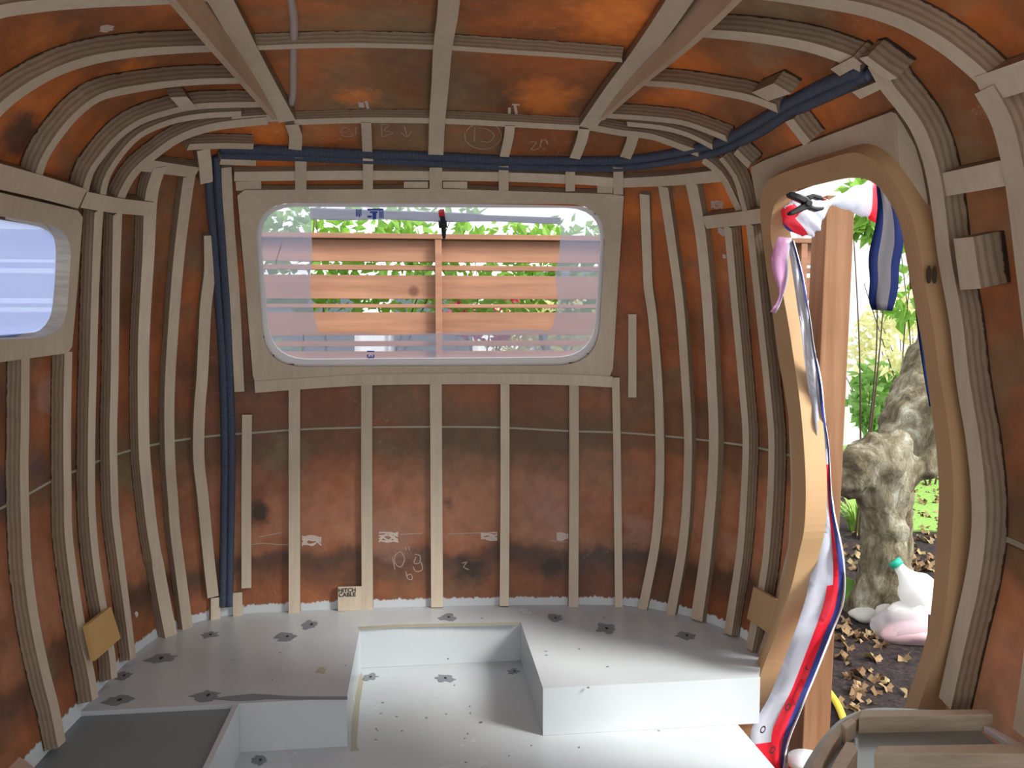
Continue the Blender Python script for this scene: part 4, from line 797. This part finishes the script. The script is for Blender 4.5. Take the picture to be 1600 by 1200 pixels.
tx = bpy.data.textures.new('bark_relief', 'CLOUDS'); tx.noise_scale = .12; tx.noise_depth = 4; dm = tk.modifiers.new('relief', 'DISPLACE'); dm.texture = tx; dm.strength = .075; dm.texture_coords = 'LOCAL'; dm.mid_level = .5
adopt(tk, tr)
def lump(name, px, py, z, sx, sy, sz, mt, label, cat, seed=1, group=None):
    p = G(px, py, z=z); bm = bmesh.new(); bmesh.ops.create_icosphere(bm, subdivisions=3, radius=1); rg = np.random.default_rng(seed); k = rg.normal(size=(5, 3))*1.6; ph = rg.uniform(0, 6, 5)
    for v in bm.verts:
        c = np.array(v.co); f = 1+.09*sum(math.sin(k[i]@c*1.5+ph[i]) for i in range(5)); v.co = Vector(c*f*[sx, sy, sz])
    me = bpy.data.meshes.new(name); bm.to_mesh(me); bm.free(); me.materials.append(M[mt]); me.polygons.foreach_set('use_smooth', [True]*len(me.polygons)); o = bpy.data.objects.new(name, me); o.location = (p[0], p[1], z+sz*.55); link(o); return tag(o, label, cat, group)
lump('rock', 1358, 968, GZ, .10, .07, .045, 'rock', 'flat pale stone at the foot of the gnarled tree', 'rock', 4)
lump('rock', 1387, 980, GZ, .06, .05, .07, 'rock', 'knobbly grey stone right of the flat pale stone', 'rock', 6)
lump('moss_clump', 1330, 945, GZ, .10, .08, .09, 'moss', 'green moss clump left of the tree foot', 'moss', 8)
# milk jug lying against the tree and a bag with a second jug
jr = empty('milk_jug', G(1440, 945), 'white plastic milk jug with a green cap leaning by the tree', 'jug')
a = TP(1403,884,-.25); b = TP(1420,905,-.28); c = TP(1455,950,-.30); P = catmull([a, b, c], .02); adopt(tube('jug_body', P, [.025,.03,.05,.085,.095,.1,.1,.095], 'jug', seg=18), jr)
d_ = (a-b)/np.linalg.norm(a-b); adopt(tube('cap', [a, a+d_*.03], .032, 'green', seg=16), jr)['label'] = 'green screw cap'
bg = empty('plastic_bag', G(1425, 1000), 'translucent plastic bag holding a pink tinged container by the tree', 'bag')
def bagmesh(name, px, py, sx, sy, sz, mt, seed, dz=0):
    o = lump(name, px, py, GZ, sx, sy, sz, mt, 'x', 'x', seed); 
    for k in ('label', 'category'): del o[k]
    o.location.z += dz; l = o.location.copy(); adopt(o, bg); return o
bagmesh('container', 1436, 990, .13, .12, .095, 'jug', 3, .04); bagmesh('wrapping', 1432, 996, .19, .15, .09, 'bagfilm', 9); bagmesh('pink_content', 1430, 998, .15, .13, .06, 'pinkish', 5, .01)
P = catmull([G(1290,1075,z=GZ+.02), G(1303,1092,z=GZ+.02), G(1312,1108,z=GZ+.02), G(1322,1135,z=GZ+.02)], .02); tag(setbase(tube('garden_hose', P, .014, 'hose')), 'piece of yellow hose on the mulch beside the post', 'hose')
cp = empty('paint_cup', atZ(1262,1180,-.10)*[1, 1, 0]+[0, 0, GZ], 'white topped red paint tub on a stand outside the door sill', 'tub')
pc = atZ(1262,1185,-.10); cp.location = (pc[0], pc[1], -.30); adopt(tube('tub', [pc+[0, 0, -.2], pc+[0, 0, -.02]], .05, 'red', seg=20), cp); adopt(tube('rim', [pc+[0, 0, -.02], pc], .052, 'white', seg=20), cp)['label'] = 'white rim'
st = tag(box('step_stand', (pc[0]-.12, pc[1]-.12, GZ), (pc[0]+.12, pc[1]+.12, -.301), 'post'), 'wooden step box standing outside the door sill', 'step'); setbase(st)
# grass clump and ferns
def grassclump(px, py, n, h, mt, label, seed, spread=.25):
    p = G(px, py); rg = np.random.default_rng(seed); V = []; F = []
    for i in range(n):
        a = rg.uniform(0, 2*math.pi); o_ = np.array([math.cos(a), math.sin(a), 0]); r0 = rg.uniform(0, .05); hh = h*rg.uniform(.6, 1.1); sp = spread*rg.uniform(.2, 1.2); s = np.cross(o_, [0, 0, 1])*.006; b = len(V); k = 5
        for j in range(k+1):
            t = j/k; q = p+o_*(r0+sp*t**1.6)+np.array([0, 0, hh*(t-.45*t**3)]); V += [q-s*(1-t*.9), q+s*(1-t*.9)]
        F += [(b+2*j, b+2*j+1, b+2*j+3, b+2*j+2) for j in range(k)]
    return tag(setbase(mesh('grass_clump', V, F, mt)), label, 'grass')
grassclump(1345, 668, 260, .42, 'grass', 'bright arching grass clump above the left tree knob', 21, .38)
grassclump(1338, 830, 160, .40, 'grass', 'low grass clump left of the tree trunk', 22, .3)
def D2(px, py, Y): return atY(px, py, Y)
a = D2(1330,640,7.6); b = D2(1420,560,7.6); shrub('fern', (a[0], 7.3, GZ+.4), (b[0]+.1, 7.9, b[2]), 700, .11, 'fern', 'light green ferny plant behind the tree', 31, 4)
a = D2(1340,600,8.6); b = D2(1450,430,8.6); shrub('garden_shrub', (a[0]-.1, 8.3, GZ+.5), (b[0]+.5, 9.0, b[2]-.15), 1100, .10, 'leafy', 'pale yellow leaved shrub against the bright wall', 32, 5)
a = D2(1330,480,5.4); b = D2(1372,345,5.4); shrub('climbing_shrub', (a[0]-.05, 5.3, a[2]+.45), (b[0]+.15, 5.6, b[2]+.3), 200, .12, 'leafg', 'leafy branch hanging beside the post top', 33, 3)
a = D2(1400,480,6.4); b = D2(1430,330,6.4); shrub('climbing_shrub', (a[0]-.1, 6.3, a[2]-.2), (b[0]+.5, 6.8, b[2]+.1), 260, .11, 'leafg', 'leafy tree branch right of the zip strip', 34, 3)
a = D2(1440,560,7); b = D2(1500,420,7); shrub('garden_shrub', (a[0]-.4, 6.9, a[2]-.4), (b[0]+.6, 7.5, b[2]), 500, .10, 'leafy', 'yellowing shrub behind the leaning tree limb', 35, 4)
# fallen leaves
def leafproto():
    k = 14; V = [(0, 0, .012)]; rg = random.Random(5)
    for i in range(k): a = 2*math.pi*i/k; r = (.055 if i % 2 == 0 else .032)*rg.uniform(.85, 1.15); V.append((r*math.cos(a), r*math.sin(a)*.85, .022*math.sin(2*a)+.01*rg.uniform(-1, 1)+.01))
    o = mesh('fallen_leaf', V, [(0, i+1, (i+1) % k+1) for i in range(k)], 'dead'); md = o.modifiers.new('thick', 'SOLIDIFY'); md.thickness = .0008; return o
lp = leafproto(); rg = random.Random(9); first = True; cnt = 0
for k in range(420):
    if k < 46: px, py = rg.gauss(1355, 45), rg.uniform(985, 1110)
    elif k < 66: px, py = rg.uniform(1305, 1350), rg.uniform(820, 1000)
    elif k < 165: px, py = rg.uniform(1400, 1470), rg.uniform(760, 900)
    else: px, py = rg.uniform(1310, 1480), rg.uniform(670, 790)
    if not (1302 < px < 1478): continue
    if cnt >= 290: break
    p = G(px, py)
    o = lp if first else lp.copy()
    if not first: COL.objects.link(o)
    first = False; cnt += 1; o.location = (p[0], p[1], GZ+.004); o.rotation_euler = (rg.uniform(-.35, .35), rg.uniform(-.35, .35), rg.uniform(0, 6.3)); s = rg.uniform(.35, .85); o.scale = (s, s, s)
    tag(o, 'dry brown leaf lying on the mulch outside the doorway', 'leaf', 'fallen leaves on the mulch')
